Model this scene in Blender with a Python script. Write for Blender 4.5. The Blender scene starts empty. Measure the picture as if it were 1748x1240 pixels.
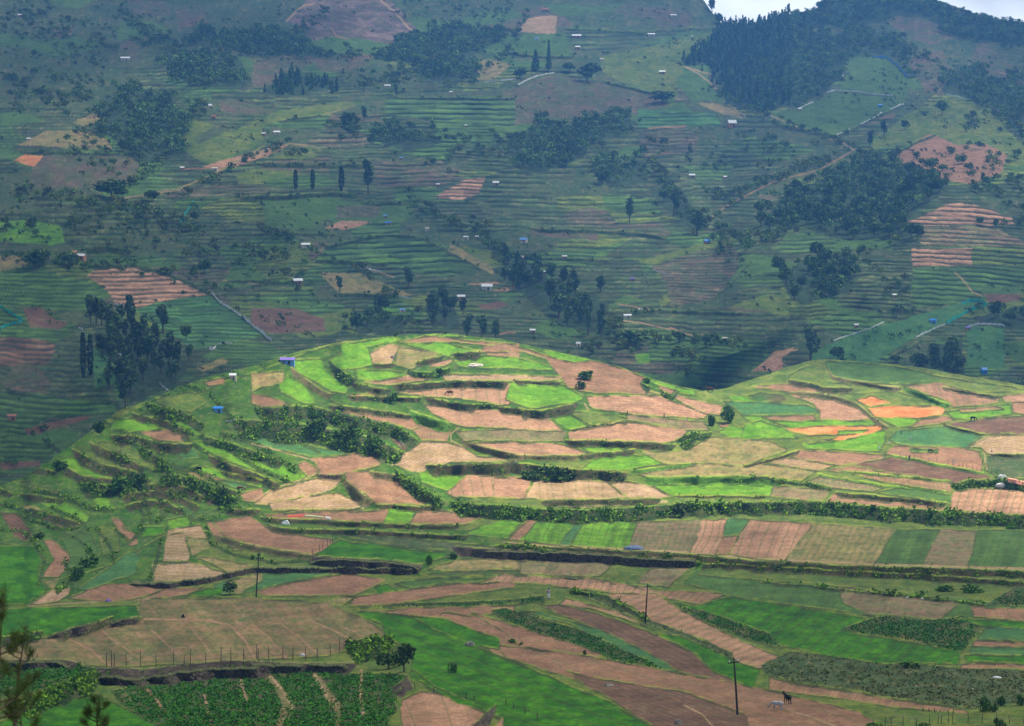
import bpy, bmesh, math, random
import numpy as np
from mathutils import Vector, Matrix
# ---------------------------------------------------------------- camera, sky, sun, exposure
scene = bpy.context.scene
PW, PH = 1748.0, 1240.0
FP = 874.0/math.tan(math.radians(12.5))          # focal length in photo pixels
HZ = 200.0                                       # eye-level row
PITCH = math.atan((620-HZ)/FP)
cam_d = bpy.data.cameras.new('camera'); cam = bpy.data.objects.new('camera', cam_d)
scene.collection.objects.link(cam); scene.camera = cam
cam_d.sensor_width = 36; cam_d.lens = 18/math.tan(math.radians(12.5))
cam_d.clip_start = 0.5; cam_d.clip_end = 20000
cam_d.dof.use_dof = True; cam_d.dof.focus_distance = 650; cam_d.dof.aperture_fstop = 3.2
cam.location = (0, 0, 0); cam.rotation_euler = (math.pi/2-PITCH, 0, 0)
SUN_EL, SUN_AZ = math.radians(57), math.radians(62)      # azimuth from +y towards +x: sun high on the right, slightly behind the knoll
SUN_DIR = Vector((math.sin(SUN_AZ)*math.cos(SUN_EL), math.cos(SUN_AZ)*math.cos(SUN_EL), math.sin(SUN_EL)))
sd = bpy.data.lights.new('sun', 'SUN'); sd.energy = 4.8; sd.angle = math.radians(0.53); sd.color = (1, .93, .80)
so = bpy.data.objects.new('sun', sd); scene.collection.objects.link(so)
so.rotation_euler = SUN_DIR.to_track_quat('Z', 'Y').to_euler()
w = bpy.data.worlds.new('World'); scene.world = w; w.use_nodes = True
nt = w.node_tree; nt.nodes.clear()
sk = nt.nodes.new('ShaderNodeTexSky'); sk.sky_type = 'NISHITA'; sk.sun_disc = False
sk.sun_elevation = SUN_EL; sk.sun_rotation = SUN_AZ; sk.altitude = 1500; sk.air_density = 1.3; sk.dust_density = 4
bg = nt.nodes.new('ShaderNodeBackground'); bg.inputs[1].default_value = 0.07
wo = nt.nodes.new('ShaderNodeOutputWorld')
nt.links.new(sk.outputs[0], bg.inputs[0]); nt.links.new(bg.outputs[0], wo.inputs[0])
scene.view_settings.view_transform = 'Standard'; scene.view_settings.look = 'None'
scene.view_settings.exposure = 0.76; scene.view_settings.gamma = 1
try:
    scene.cycles.transparent_max_bounces = 16; scene.cycles.volume_bounces = 1; scene.cycles.max_bounces = 5
except Exception: pass
rng = np.random.default_rng(7); random.seed(7)
COL = scene.collection.objects

# ---------------------------------------------------------------- traced plan data (tile, points); tiles are only survey sheets of the valley
TILE = {'L1': (0, 900, 3.647), 'L2': (430, 900, 3.647), 'L3': (860, 900, 3.647), 'L4': (1298, 900, 3.647),
        'K1': (0, 580, 3.647), 'K2': (430, 560, 3.647), 'K3': (860, 560, 3.647), 'K4': (1298, 560, 3.647),
        'U1': (0, 0, 3.8756), 'U2': (430, 0, 3.8756), 'U3': (860, 0, 3.8756), 'U4': (1298, 0, 3.8756),
        'M1': (0, 300, 3.8756), 'M2': (430, 300, 3.8756), 'M3': (860, 300, 3.8756), 'M4': (1298, 300, 3.8756),
        'G': (0, 0, 1.0)}
def tp(t, pts):
    x0, y0, s = TILE[t]
    return np.array([(x0+float(a)/s, y0+float(b)/s) for a, b in (p.split(',') for p in pts)])
# colour codes are ground covers: S soil, P pale soil, R red soil, B brown soil, W pale dry soil, G bright crop, g mid crop, E blue-green crop,
# D dark leafy crop, O olive grass, M thin crop on soil, T dry grass, K scrub, V purple-brown soil, X rock
NEAR = '''
L G -300,900 0,820 150,740 350,640 700,560 1000,600 1250,670 1000,760 700,900 300,900 0,1000 -300,1000
O G 1150,660 1300,600 1748,640 2050,680 2050,900 1250,860
O G -300,960 2050,960 2050,1400 -300,1400
L G -300,880 300,860 340,960 230,1010 0,1035 -300,1035
L G 430,900 830,905 850,960 700,985 560,950 440,930
L G 420,640 560,590 640,640 560,680 700,760 560,840 380,860 200,960 0,1020 -200,1020 -200,900 100,760
O K1 960,370 1100,340 1200,330 1300,380 1200,450 1050,430
S K1 1265,260 1410,235 1410,275 1300,285
G K1 700,500 850,490 1030,550 800,580 700,560
G K1 850,430 1000,440 1190,530 1270,590 1180,590 1000,500
S K1 860,575 1030,560 1180,600 1150,635 980,630
G K1 1170,640 1250,625 1641,770 1641,830 1450,770
O K1 600,640 750,640 930,760 1000,800 950,815 800,740
O K1 490,660 560,690 700,740 850,820 700,800 480,740
G K1 350,740 450,730 600,800 850,850 700,870 480,850
E K1 1040,670 1200,680 1260,730 1150,745
G K1 1060,830 1250,780 1450,850 1641,900 1641,925 1400,870 1250,815
S K1 1120,810 1240,820 1400,870 1330,875 1240,865
E K1 1340,870 1450,880 1560,915 1500,940
S K1 1490,960 1641,925 1641,1010 1520,1010
O K1 70,880 180,880 370,950 350,970 100,900
G K1 180,980 400,1010 560,1100 540,1140 300,1040
G K1 550,970 640,960 740,1050 650,1075
T K1 110,1030 200,1030 500,1170 390,1180
B K1 0,1070 100,1080 220,1240 100,1260 40,1150
S K1 690,1110 750,1120 850,1230 800,1280
G K1 910,1150 1030,1145 1030,1205 890,1210
G K1 1050,1110 1170,1100 1180,1160 1060,1180
W K1 1050,1190 1240,1150 1300,1240 1040,1260
T K2 0,280 200,260 190,340 60,370 0,400
G K2 550,100 850,60 940,75 700,120 760,180 750,230 630,260 500,260 480,200 560,150
G K2 240,200 440,190 450,260 600,380 580,410 500,400 400,340 270,270
G K2 220,290 330,360 400,470 320,470 180,400 170,360
S K2 0,410 100,420 240,480 60,495 0,470
W K2 740,150 860,100 920,110 880,225 750,225
T/2:4 K2 920,110 1180,160 1080,210 1000,260 900,230
S K2 900,90 1080,50 1500,90 1600,100 1700,130 1500,110 1250,90 1000,90
G K2 960,100 1200,90 1420,150 1250,165 1230,180 1000,110
G K2 1060,35 1280,42 1340,60 1100,50
S K2 1440,110 1660,95 1660,190 1460,170
G K2 1265,210 1450,170 1640,185 1900,240 1900,258 1640,250 1300,240
P K2 1110,215 1250,185 1250,215 1200,235 1100,240
G K2 650,270 850,258 980,285 800,325 660,325
S K2 690,340 1040,290 1180,300 1060,330 860,355
W K2 1180,285 1641,290 1920,300 1920,325 1641,335 1200,325
P/85:22 K2 880,400 1180,365 1650,355 1650,450 1600,480 1540,490 1480,470 1300,440 1080,430
S K2 590,410 840,405 840,430 620,430
P K2 1060,480 1240,475 1560,520 1820,540 1940,640 1641,630 1290,610 1240,590 1120,530
S/80:5 K2 900,560 1240,620 1220,700 1060,705 1000,640
S K2 480,500 600,510 1000,560 1100,600 1000,640 850,590 600,540
M/85:3.5 K2 1260,640 1641,630 1950,640 1950,700 1641,702 1310,700
P K2 1310,715 1641,710 1920,715 2100,775 2040,795 1641,790 1520,780 1400,760
W K2 1060,710 1220,705 1320,740 1400,790 1641,815 1641,830 1240,835 1060,900 980,890 890,850 900,800 1000,760
B K2 870,680 960,675 1000,740 960,765 900,720
E K2 -170,610 -120,625 0,655 120,665 400,740 610,770 560,785 350,800 0,715
S K2 360,810 600,785 680,775 830,800 790,860 640,890 570,915 410,910 410,860
G K2 -280,690 -100,750 120,830 250,860 330,930 290,955 160,960 160,930 0,850
S K2 270,850 330,830 400,870 400,920 350,930
W K2 120,1010 400,935 560,935 520,1000 400,1040 100,1100 0,1100
W K2 100,1090 540,1020 700,1110 600,1130 300,1150 130,1140
S K2 570,900 720,890 740,920 950,950 1050,1030 1190,1110 1000,1095 770,1100 700,1030 600,970
G K2 1040,900 1340,900 1340,960 1210,1010 1060,960
P/80:18 K2 1340,910 1641,925 1740,930 1700,1060 1250,1050 1210,1020
S K2 80,1160 300,1150 850,1130 830,1210 500,1200 120,1190
G K2 860,1120 1020,1120 980,1215 820,1215
S K2 1030,1130 1200,1140 1460,1170 1320,1225 980,1220
S K3 0,95 200,150 350,200 500,215 560,205 700,240 880,310 850,350 860,380 970,420 560,400 500,390 450,380 400,370 340,290 260,190 100,150 -200,150
G K3 240,145 400,150 540,200 440,215 300,180
G K3 40,350 360,352 500,430 440,465 190,500 130,490 20,450
P K3 510,420 970,425 1270,530 1240,560 800,540 560,500 530,480
P K3 1070,415 1360,480 1340,540 1250,530 1080,450
G K3 900,330 1180,380 1190,415 1080,400 960,360
S K3 960,360 1070,380 1040,415 990,400
G K3 280,550 380,530 540,610 400,630
O K3 380,525 500,515 760,560 780,575 560,605
M K3 770,540 1240,580 1280,640 1100,630 900,590 770,575
P K3 390,650 600,590 760,582 1140,635 1090,700 1000,720 420,700
G K3 480,740 620,720 820,740 700,770 560,780
G K3 480,890 560,820 720,775 1000,820 1000,850 760,880
T K3 850,770 1110,770 1300,680 1641,700 1780,760 1641,810 1490,860 1180,845 1000,850
T K3 810,905 1160,860 1300,845 1480,865 1641,850 1800,900 1641,920 1400,925 900,935
G K3 1330,640 1420,610 1641,640 1641,710 1400,680
G K3 1400,420 1641,420 1760,560 1641,640 1480,540
S K3 1340,590 1410,595 1400,615 1350,615
G K3 910,975 1641,965 1690,1000 1665,1050 1060,1050
W/86:22 K3 130,1055 190,940 640,955 760,1060 600,1070 230,1070
W K3 640,955 780,950 920,990 1050,1050 980,1060 770,1060
P K3 -60,930 170,930 120,1060 -60,1060
W G 930,862 1000,864 1140,855 1140,859 1000,868 935,866
g K4 400,205 560,210 900,250 1070,290 1060,330 900,350 620,340 440,300 420,250
O K4 1070,295 1300,330 1641,380 1800,400 1800,430 1641,405 1360,400 1100,345
O K4 190,290 350,210 390,215 400,300 420,330 560,350 560,370 400,370 320,350 180,320
S/70:20 K4 890,355 1110,345 1480,430 1470,470 1200,490 1180,460
S K4 -60,365 170,345 400,390 560,405 300,410 150,395
P K4 150,400 460,440 600,480 700,570 380,575 380,520 330,470
E K4 -230,450 0,460 300,480 370,510 340,535 0,540 -100,540
D K4 -100,420 0,400 150,420 180,455 0,460
S K4 0,545 340,540 350,575 120,580
G K4 60,575 720,578 760,600 300,610 200,620
R K4 130,625 300,610 760,605 790,620 700,660 520,700 400,690 550,660 300,665
G K4 480,640 680,630 640,655 500,665
G K4 -90,600 0,570 120,610 240,680 60,690 -120,700
G K4 250,720 500,700 780,640 780,700 740,770 520,760 300,750
O K4 480,410 850,395 1060,440 1130,480 850,480 690,490 600,440
R K4 600,445 700,420 820,470 690,490
R K4 680,500 840,485 1130,490 1150,520 1130,545 980,560 720,555
G K4 740,560 980,560 960,600 860,620
S K4 1000,570 1150,550 1220,570 1100,600 920,620
P K4 1480,430 1641,410 1800,420 1800,470 1520,465
S K4 1560,470 1641,460 1800,470 1800,560 1580,530
G K4 1160,520 1480,480 1560,480 1570,540 1300,570 1200,560
S K4 1230,500 1470,490 1520,510 1260,525
B K4 1130,600 1400,565 1641,550 1800,550 1800,665 1400,665
E K4 800,690 860,640 1130,615 1380,665 1280,740 1000,735 830,720
W K4 1290,740 1400,680 1641,665 1800,680 1800,785 1420,790 1380,740
S K4 760,780 830,735 1280,745 1370,770 1380,900 1100,850 860,800
g K4 920,750 1110,755 1100,775 930,775
S K4 140,800 250,760 780,790 740,830 500,860
W K4 0,840 130,805 480,855 370,890 200,870
T K4 0,850 350,890 260,950 -60,930
S/70:7 K4 390,890 560,860 1200,960 1180,1020 1000,1000 500,900
B K4 560,855 820,800 1400,910 1440,950 1200,970
M/70:8 K4 270,960 380,920 780,990 700,1020 480,1000
g K4 720,1025 860,990 1190,1040 1180,1090
S K4 400,1080 470,1030 1160,1110 1150,1135 800,1115
M K4 80,980 450,1010 380,1080 60,1050
G K4 -40,960 80,980 60,1045 -40,1045
P/-72:13 K4 1170,1150 1200,1020 1300,995 1641,1000 1800,1010 1800,1175
K K4 1420,800 1641,800 1800,800 1800,940 1480,930 1400,880
G G 800,905 870,885 895,887 865,920 800,912
S G 905,887 922,890 888,924 866,921
G/110:12 G 922,888 1087,890 1072,940 888,924
E G 985,889 1000,889 972,932 955,931
M/112:9 G 1087,890 1200,887 1176,945 1072,940
P/112:12 G 1200,887 1242,886 1226,948 1176,945
E G 1242,886 1278,887 1260,915 1232,915
S G 1232,916 1260,916 1247,945 1222,947
P/112:16 G 1278,887 1387,892 1337,958 1247,946
T/118:11 G 1387,892 1530,903 1490,966 1337,958
g/112:12 G 1530,903 1606,904 1572,969 1490,966
M/3:4 G 1606,904 1668,905 1652,972 1572,969
g/112:14 G 1668,905 1748,906 2000,915 2000,985 1652,973
g K1 1000,1060 1250,1040 1180,1100 1000,1130
S G 365,890 430,882 460,905 568,922 565,935 532,948 430,932 380,915
S G 350,888 362,890 385,920 420,940 400,940 365,915
F L2 390,180 540,80 800,110 1230,160 1200,190 1070,225 800,205
K L2 500,40 900,60 1500,120 1520,150 1300,165 1230,150 800,100
T L2 1090,260 1300,200 1641,195 1900,190 1900,255 1641,265 1200,275
E L2 -230,350 0,290 240,260 530,290 200,350 0,400 -200,420
S L2 30,400 240,350 600,290 840,335 640,420 350,430 100,425
D L2 1040,290 1400,270 1660,265 1700,280 1641,300 1100,315
F L2 740,380 840,355 900,395 1000,385 930,430 800,430
g L2 880,350 1100,320 1641,315 1641,335 1200,350 1000,385
S L2 940,395 1300,350 1641,345 1641,380 1300,420 1000,470 600,490 640,430
T/100:8 L2 440,470 560,430 640,430 560,490
D L2 600,500 1000,480 1641,455 1820,430 1820,480 1641,485 1100,500
S L2 620,520 1100,505 1641,490 1641,530 1300,560 1100,570 850,530
S/20:16 L2 1130,570 1200,530 1400,560 1641,640 2200,800 2100,830 1641,830 1500,790 1400,700
g L1 0,100 100,60 180,100 100,110
Y/50:26 G -60,1090 90,1090 200,1060 237,1045 240,1022 430,1020 560,1030 600,1045 650,1075 665,1090 620,1105 560,1120 400,1130 200,1138 90,1130 -60,1125
F L1 -200,520 180,500 840,490 870,560 700,580 600,600 350,670 -200,700
D L1 -200,860 440,840 600,880 620,920 500,960 200,1020 -200,1080
F L1 -200,1300 0,1220 200,1130 600,1040 700,1090 980,1240 1050,1400 -200,1400
D/95:28 L1 690,1020 900,970 1390,880 1460,890 1540,1060 1540,1180 1400,1240 1300,1400 1100,1400 980,1240 800,1130
D/80:36 L2 -160,880 970,920 890,990 900,1130 830,1240 800,1400 -300,1400 -130,1200 -90,1160 -80,1040
P/70:60 L2 930,1120 930,1070 1040,1015 1500,1100 1380,1240 1300,1400 930,1400
P/70:60 L2 1500,1240 1560,1180 1660,1180 1760,1230 1740,1400 1480,1400
F/20:17 G 600,1045 640,1043 690,1050 760,1070 800,1100 880,1130 960,1165 1040,1200 1110,1240 1160,1330 860,1330 860,1225 760,1190 700,1160 705,1110 660,1090 650,1065
F G 700,1050 760,1058 850,1090 852,1108 800,1100 740,1075
F G 712,1160 780,1200 860,1228 800,1200 740,1170 700,1140
S/25:14 L1 420,440 640,355 960,360 1040,375 840,450 700,465
W L1 190,480 320,390 440,380 430,420 360,460
T L1 260,330 370,320 340,390
S L1 270,80 330,80 430,170 430,230 370,310 270,310 330,200
F L1 -200,120 200,120 260,200 230,290 290,390 180,470 -200,490
g L1 390,60 440,20 560,40 620,170 560,180 400,280 430,200
O L1 600,0 720,10 750,150 640,170
S L1 760,-20 830,50 860,100 810,120
E L1 500,380 600,300 820,150 880,170 830,300 680,340 540,390
F L1 880,0 1040,0 1010,50 880,60
W/3:5 L1 1040,50 1160,30 1180,210 1020,220
W/3:5 L1 940,240 1180,215 1420,290 1400,320 960,340
T L1 1170,60 1300,70 1310,130 1190,180
T L1 1210,180 1300,190 1600,240 1430,290
S L1 1040,375 1280,370 1160,425 870,450
F L1 1160,425 1300,375 1400,375 1380,430
T L1 1420,330 1641,280 1641,330 1480,420
M/115:16 L3 100,190 180,180 700,210 600,310 110,290
T L3 0,190 90,190 90,260 0,250
M/120:20 L3 830,345 960,225 1180,230 1020,375
P/115:12 L3 -200,350 0,300 560,320 880,375 940,400 1060,400 1000,440 900,430 600,400 300,360 0,345
S/140:9 L3 1000,400 1060,395 1400,410 1240,480 1180,470 1000,440
g/-60:30 G 1190,968 1400,975 1748,1000 2000,1010 2000,1060 1680,1075 1480,1050 1250,1018 1185,1000 1165,995
M/-60:20 G 1430,1000 1640,1030 1600,1058 1480,1048 1440,1030
O G 1195,965 1400,975 1748,1000 1748,1003 1700,1030 1420,1000 1190,982
F/140:14 G 1150,1028 1190,1035 1245,1018 1480,1055 1450,1080 1640,1110 1635,1135 1560,1132 1500,1135 1340,1105 1250,1075 1190,1055
D G 1160,1035 1200,1042 1310,1080 1335,1108 1290,1095 1215,1068
P/160:10 L3 620,420 720,405 940,415 1120,520 1300,620 1500,720 1641,780 1780,830 1765,845 1580,880 1510,870 1250,700 1060,640 900,570 800,490
K L3 400,390 500,390 640,420 900,570 1100,650 1420,780 1420,810 1300,800 1100,690 800,560
P L3 390,440 480,470 700,520 950,650 860,610 560,510 350,480
B/28:8 L3 220,490 350,480 560,530 900,650 1180,790 1300,900 1450,950 1400,970 1100,900 1000,850 840,750 600,650 400,560
E L3 100,520 220,530 600,640 900,780 1090,900 960,880 700,740 400,600
D L3 -70,520 0,510 100,530 500,650 900,830 960,880 720,840 540,770 0,580
S L3 -200,530 0,590 500,750 620,820 400,790 100,740 0,650
F L3 940,660 1100,680 1440,830 1480,850 1600,890 1560,1000 1440,960 1300,890 1200,790
S/18:20 L3 -40,730 300,780 700,830 1100,910 1641,1010 2200,1150 2300,1200 2200,1400 1100,1400 940,1240 700,1080 470,960 0,810
B/20:6 L3 400,900 700,960 1100,1020 1500,1160 1600,1400 1050,1400 930,1240 500,980
S/120:12 L4 50,930 250,980 1280,1140 1300,1160 1000,1140 60,1010
K L4 0,860 180,780 400,790 730,850 1000,860 1240,880 1641,890 2000,890 2000,1060 1300,1130 1000,1090 300,980 50,920
D L4 600,600 740,560 1050,580 1250,560 1380,610 1250,780 900,700 500,640
S/70:20 L4 1310,500 1641,505 2000,510 2000,590 1641,585 1320,560
F L4 1200,570 1641,590 2000,600 2000,640 1641,630 1400,620
E L4 1400,630 1641,630 2000,640 2000,710 1350,700
S L4 1340,705 1641,715 2000,720 2000,745 1320,740
E L4 1310,745 1641,750 2000,750 2000,800 1300,790
F L4 1270,795 1641,800 2000,800 2000,850 1290,840
S/60:12 L4 1250,850 1641,850 2000,860 2000,890 1240,880
D L4 1410,480 1560,390 1641,360 2000,360 2000,500
'''
# paths: W colour strips (tile, width px, points)
PATHS = '''
H G 5 100,905 135,922 162,952
H G 5 165,902 188,935 194,960
H G 5 60,930 76,960 66,1000
H G 6 110,960 122,990 98,1012
H G 6 275,925 268,955 256,990
H G 5 352,900 360,930 400,948 470,962 530,957
H G 6 30,878 62,892 96,905 130,902
H G 8 230,812 262,838 288,872 268,892
H G 7 215,832 248,856 258,892
H G 9 300,800 340,828 385,848 402,868
H G 7 268,790 330,803 372,828
H G 8 378,742 430,757 470,780 504,806
H G 7 400,776 440,800 492,822
H G 7 312,748 345,768 384,792
H G 7 130,772 170,800 222,818
H G 7 60,838 110,848 150,868 190,872
H G 6 0,862 40,872 88,880
H G 6 185,770 230,792 262,806
H G 6 240,700 290,722 330,742
H G 6 350,668 385,700 398,722
H G 6 205,735 240,752 276,776
H G 5 0,905 40,908 58,925
H G 6 225,850 246,880 240,905
H G 6 196,905 222,925 246,905
H G 5 440,735 500,752 545,772
H G 5 90,868 130,885 150,905
H G 5 300,868 330,888 372,890
P L1 14 900,1000 960,1060 1020,1140
P L1 12 1270,1040 1290,1130 1320,1240
Y L2 45 60,890 150,980 215,1100 170,1240
Y L2 30 400,920 460,1010 530,1100 540,1240
Y L1 8 760,1020 800,1060 850,1110
P L1 8 350,680 420,690 560,760 650,840
P L1 5 630,640 700,700 860,810
P L1 5 940,640 1020,710 1110,800
P L1 5 1180,620 1250,700 1330,810
P L1 9 900,575 1300,580 1430,610 1520,700 1590,820
P L1 5 1470,590 1570,640 1641,680
P L1 5 440,665 560,630 640,632 730,598 890,590
P L2 5 0,610 100,680 210,810
P L2 5 190,610 290,680 400,780
P L2 4 380,590 500,640 600,690
P L2 5 550,620 640,650 720,700
W L2 17 80,895 190,1010 255,1120 230,1200
W L2 17 680,895 680,1080 695,1180
W L2 17 390,920 440,1010 500,1120
W L1 17 1420,870 1500,950 1540,1090
W L1 6 180,490 600,465 1000,445
W K2 4 0,720 300,800 400,830 410,890 360,930 130,1000 0,1080
W K2 4 870,860 900,800 1000,770 1060,720
W K2 4 1300,610 1240,660 1240,700 1330,745
W K3 4 500,470 530,510
W K3 3 880,380 1070,440 1250,520
W K4 5 1290,740 1400,680 1641,665
W K4 4 1390,760 1410,880
W G 4 862,927 1080,939 1180,944 1290,954 1480,964 1748,971
W L4 4 170,1130 300,1180 480,1240
W L3 3 1120,1105 1230,1160 1300,1240
'''
# banks: kind, tile, height in tile px, points along the top
BANKS = '''
h G 19 770,858 900,868 1000,872 1150,862 1260,858 1400,857 1500,868 1600,873 1748,880 2020,890
b G 10 862,929 1080,942 1180,948 1290,958 1480,968 1748,975 2020,985
s L3 48 -320,120 0,148 400,160 800,185 1200,208
b G 7 1190,962 1400,973 1748,993
s L2 50 370,185 800,210 1060,235
d L2 30 -240,50 0,118 370,175
s L1 18 820,342 1060,355 1300,330 1420,300 1641,250
s L2 20 0,260 540,262 1000,275
s L1 90 590,875 700,882 900,882 1200,852 1400,832 1700,840
s L2 45 0,842 330,852 650,852
s L1 40 -300,830 400,830 480,850
h L1 110 130,1110 300,1010 560,920 630,905
d L1 45 330,672 580,602 700,560
d L1 30 700,590 880,560
b L1 50 -300,720 0,690 270,650
h L2 120 590,720 700,700 880,690
s L2 90 880,1000 970,932 1000,990
s L2 80 880,1070 905,1130 905,1230
s L2 70 1380,1230 1520,1112
b K2 38 620,345 760,370 870,390
b K2 34 870,355 1170,335 1420,330 1600,340
b K3 18 60,330 360,335
b K2 28 590,425 850,430 1060,430
b K2 38 1080,430 1340,478 1400,482
h K2 22 1390,475 1530,482
b K2 30 1530,500 1641,505 1760,508
b K3 48 100,520 250,512 460,468
b K2 26 480,482 760,510 1000,545
g K2 55 980,510 1120,560 1250,600
h K2 75 20,500 380,490 600,550 900,610 1030,690
h K2 95 -120,570 0,580 300,600 650,660 940,770
d K2 38 240,250 430,390 500,415
h K2 60 480,200 560,270 640,320
b K2 25 750,225 900,225
h K2 30 960,262 1130,280 1250,240
b K2 30 1020,210 1200,170
b K2 40 1250,160 1430,148
s K2 25 400,912 560,915
d K2 30 730,892 900,920 940,950
h K2 70 890,875 1000,960 1200,1080
d K2 60 560,930 640,1000 750,1085
b K2 55 1080,852 1350,850 1641,850
b K3 55 0,842 150,850 450,882 770,900
d K2 34 1300,695 1500,760 1641,790
d K3 24 0,796 460,796
b K2 24 770,1100 1170,1112
d K2 10 130,1135 700,1132
b K2 24 50,1180 300,1195 850,1222 1300,1228
b G 7 455,896 500,905 600,905 800,915
b K3 12 410,635 780,575
b K3 36 380,700 820,706 1070,730
h K3 34 1070,700 1180,660 1300,650
h K3 45 1090,725 1200,690
b K3 26 460,800 820,755
g K3 15 780,890 1160,850
g K3 38 870,930 1641,928 1740,950
b K3 10 1060,1046 1641,1050
b K3 30 230,1075 980,1065
h K3 38 855,340 920,370
h K3 26 970,390 1050,428 1090,385
b K3 15 1490,862 1641,812
b K4 15 0,835 250,760
b K4 25 170,322 320,350 400,372 580,372
d K4 22 230,400 460,420 600,470 700,560 800,620
d K4 20 420,255 450,300 640,342 880,380
g K4 26 890,372 1050,430 1180,482
b K4 12 1130,370 1480,430
b K4 12 1130,602 1400,664
b K4 15 1420,782 1641,790
b K4 24 470,1022 1160,1092
h K4 42 1190,975 1300,948 1500,945 1800,985
h K4 18 -60,922 0,922 450,1000
g K4 7 500,890 1200,960
g K4 6 350,912 780,985 1160,1022
g K4 9 820,798 1400,905
h L4 8 0,340 300,365 700,410 1000,440 1300,470 1400,490
b K1 34 820,458 1000,500 1190,578
h K1 52 900,395 1150,460 1270,530
b K1 48 690,600 860,605 1000,645 1200,652
h K1 60 850,640 1000,740 1060,810
b K1 50 560,645 700,700 900,800
b K1 55 450,690 640,780 860,830
b K1 42 370,775 500,850 800,880
h K1 70 500,900 680,905 940,865
b K1 30 130,960 400,1000
b K1 40 180,1045 500,1150
h K1 44 1250,600 1450,650 1641,720 1760,760
b K1 46 1300,722 1450,785 1641,855 1740,900
b K1 22 1370,822 1641,882
h K1 110 1000,840 1200,860 1500,955
b K1 30 1400,1062 1620,1062
b K1 34 760,985 900,940 1060,950 1240,1040
b K1 34 780,1040 900,1000 1040,1010 1140,1070
b K1 34 900,900 1100,900 1340,1010
b K1 30 -200,900 0,930 80,960
b K1 30 0,760 200,790 350,830
h L3 16 400,395 640,425 900,575
g L3 50 1180,215 1240,222
h L2 16 1500,120 1700,120 1900,150
'''
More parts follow.
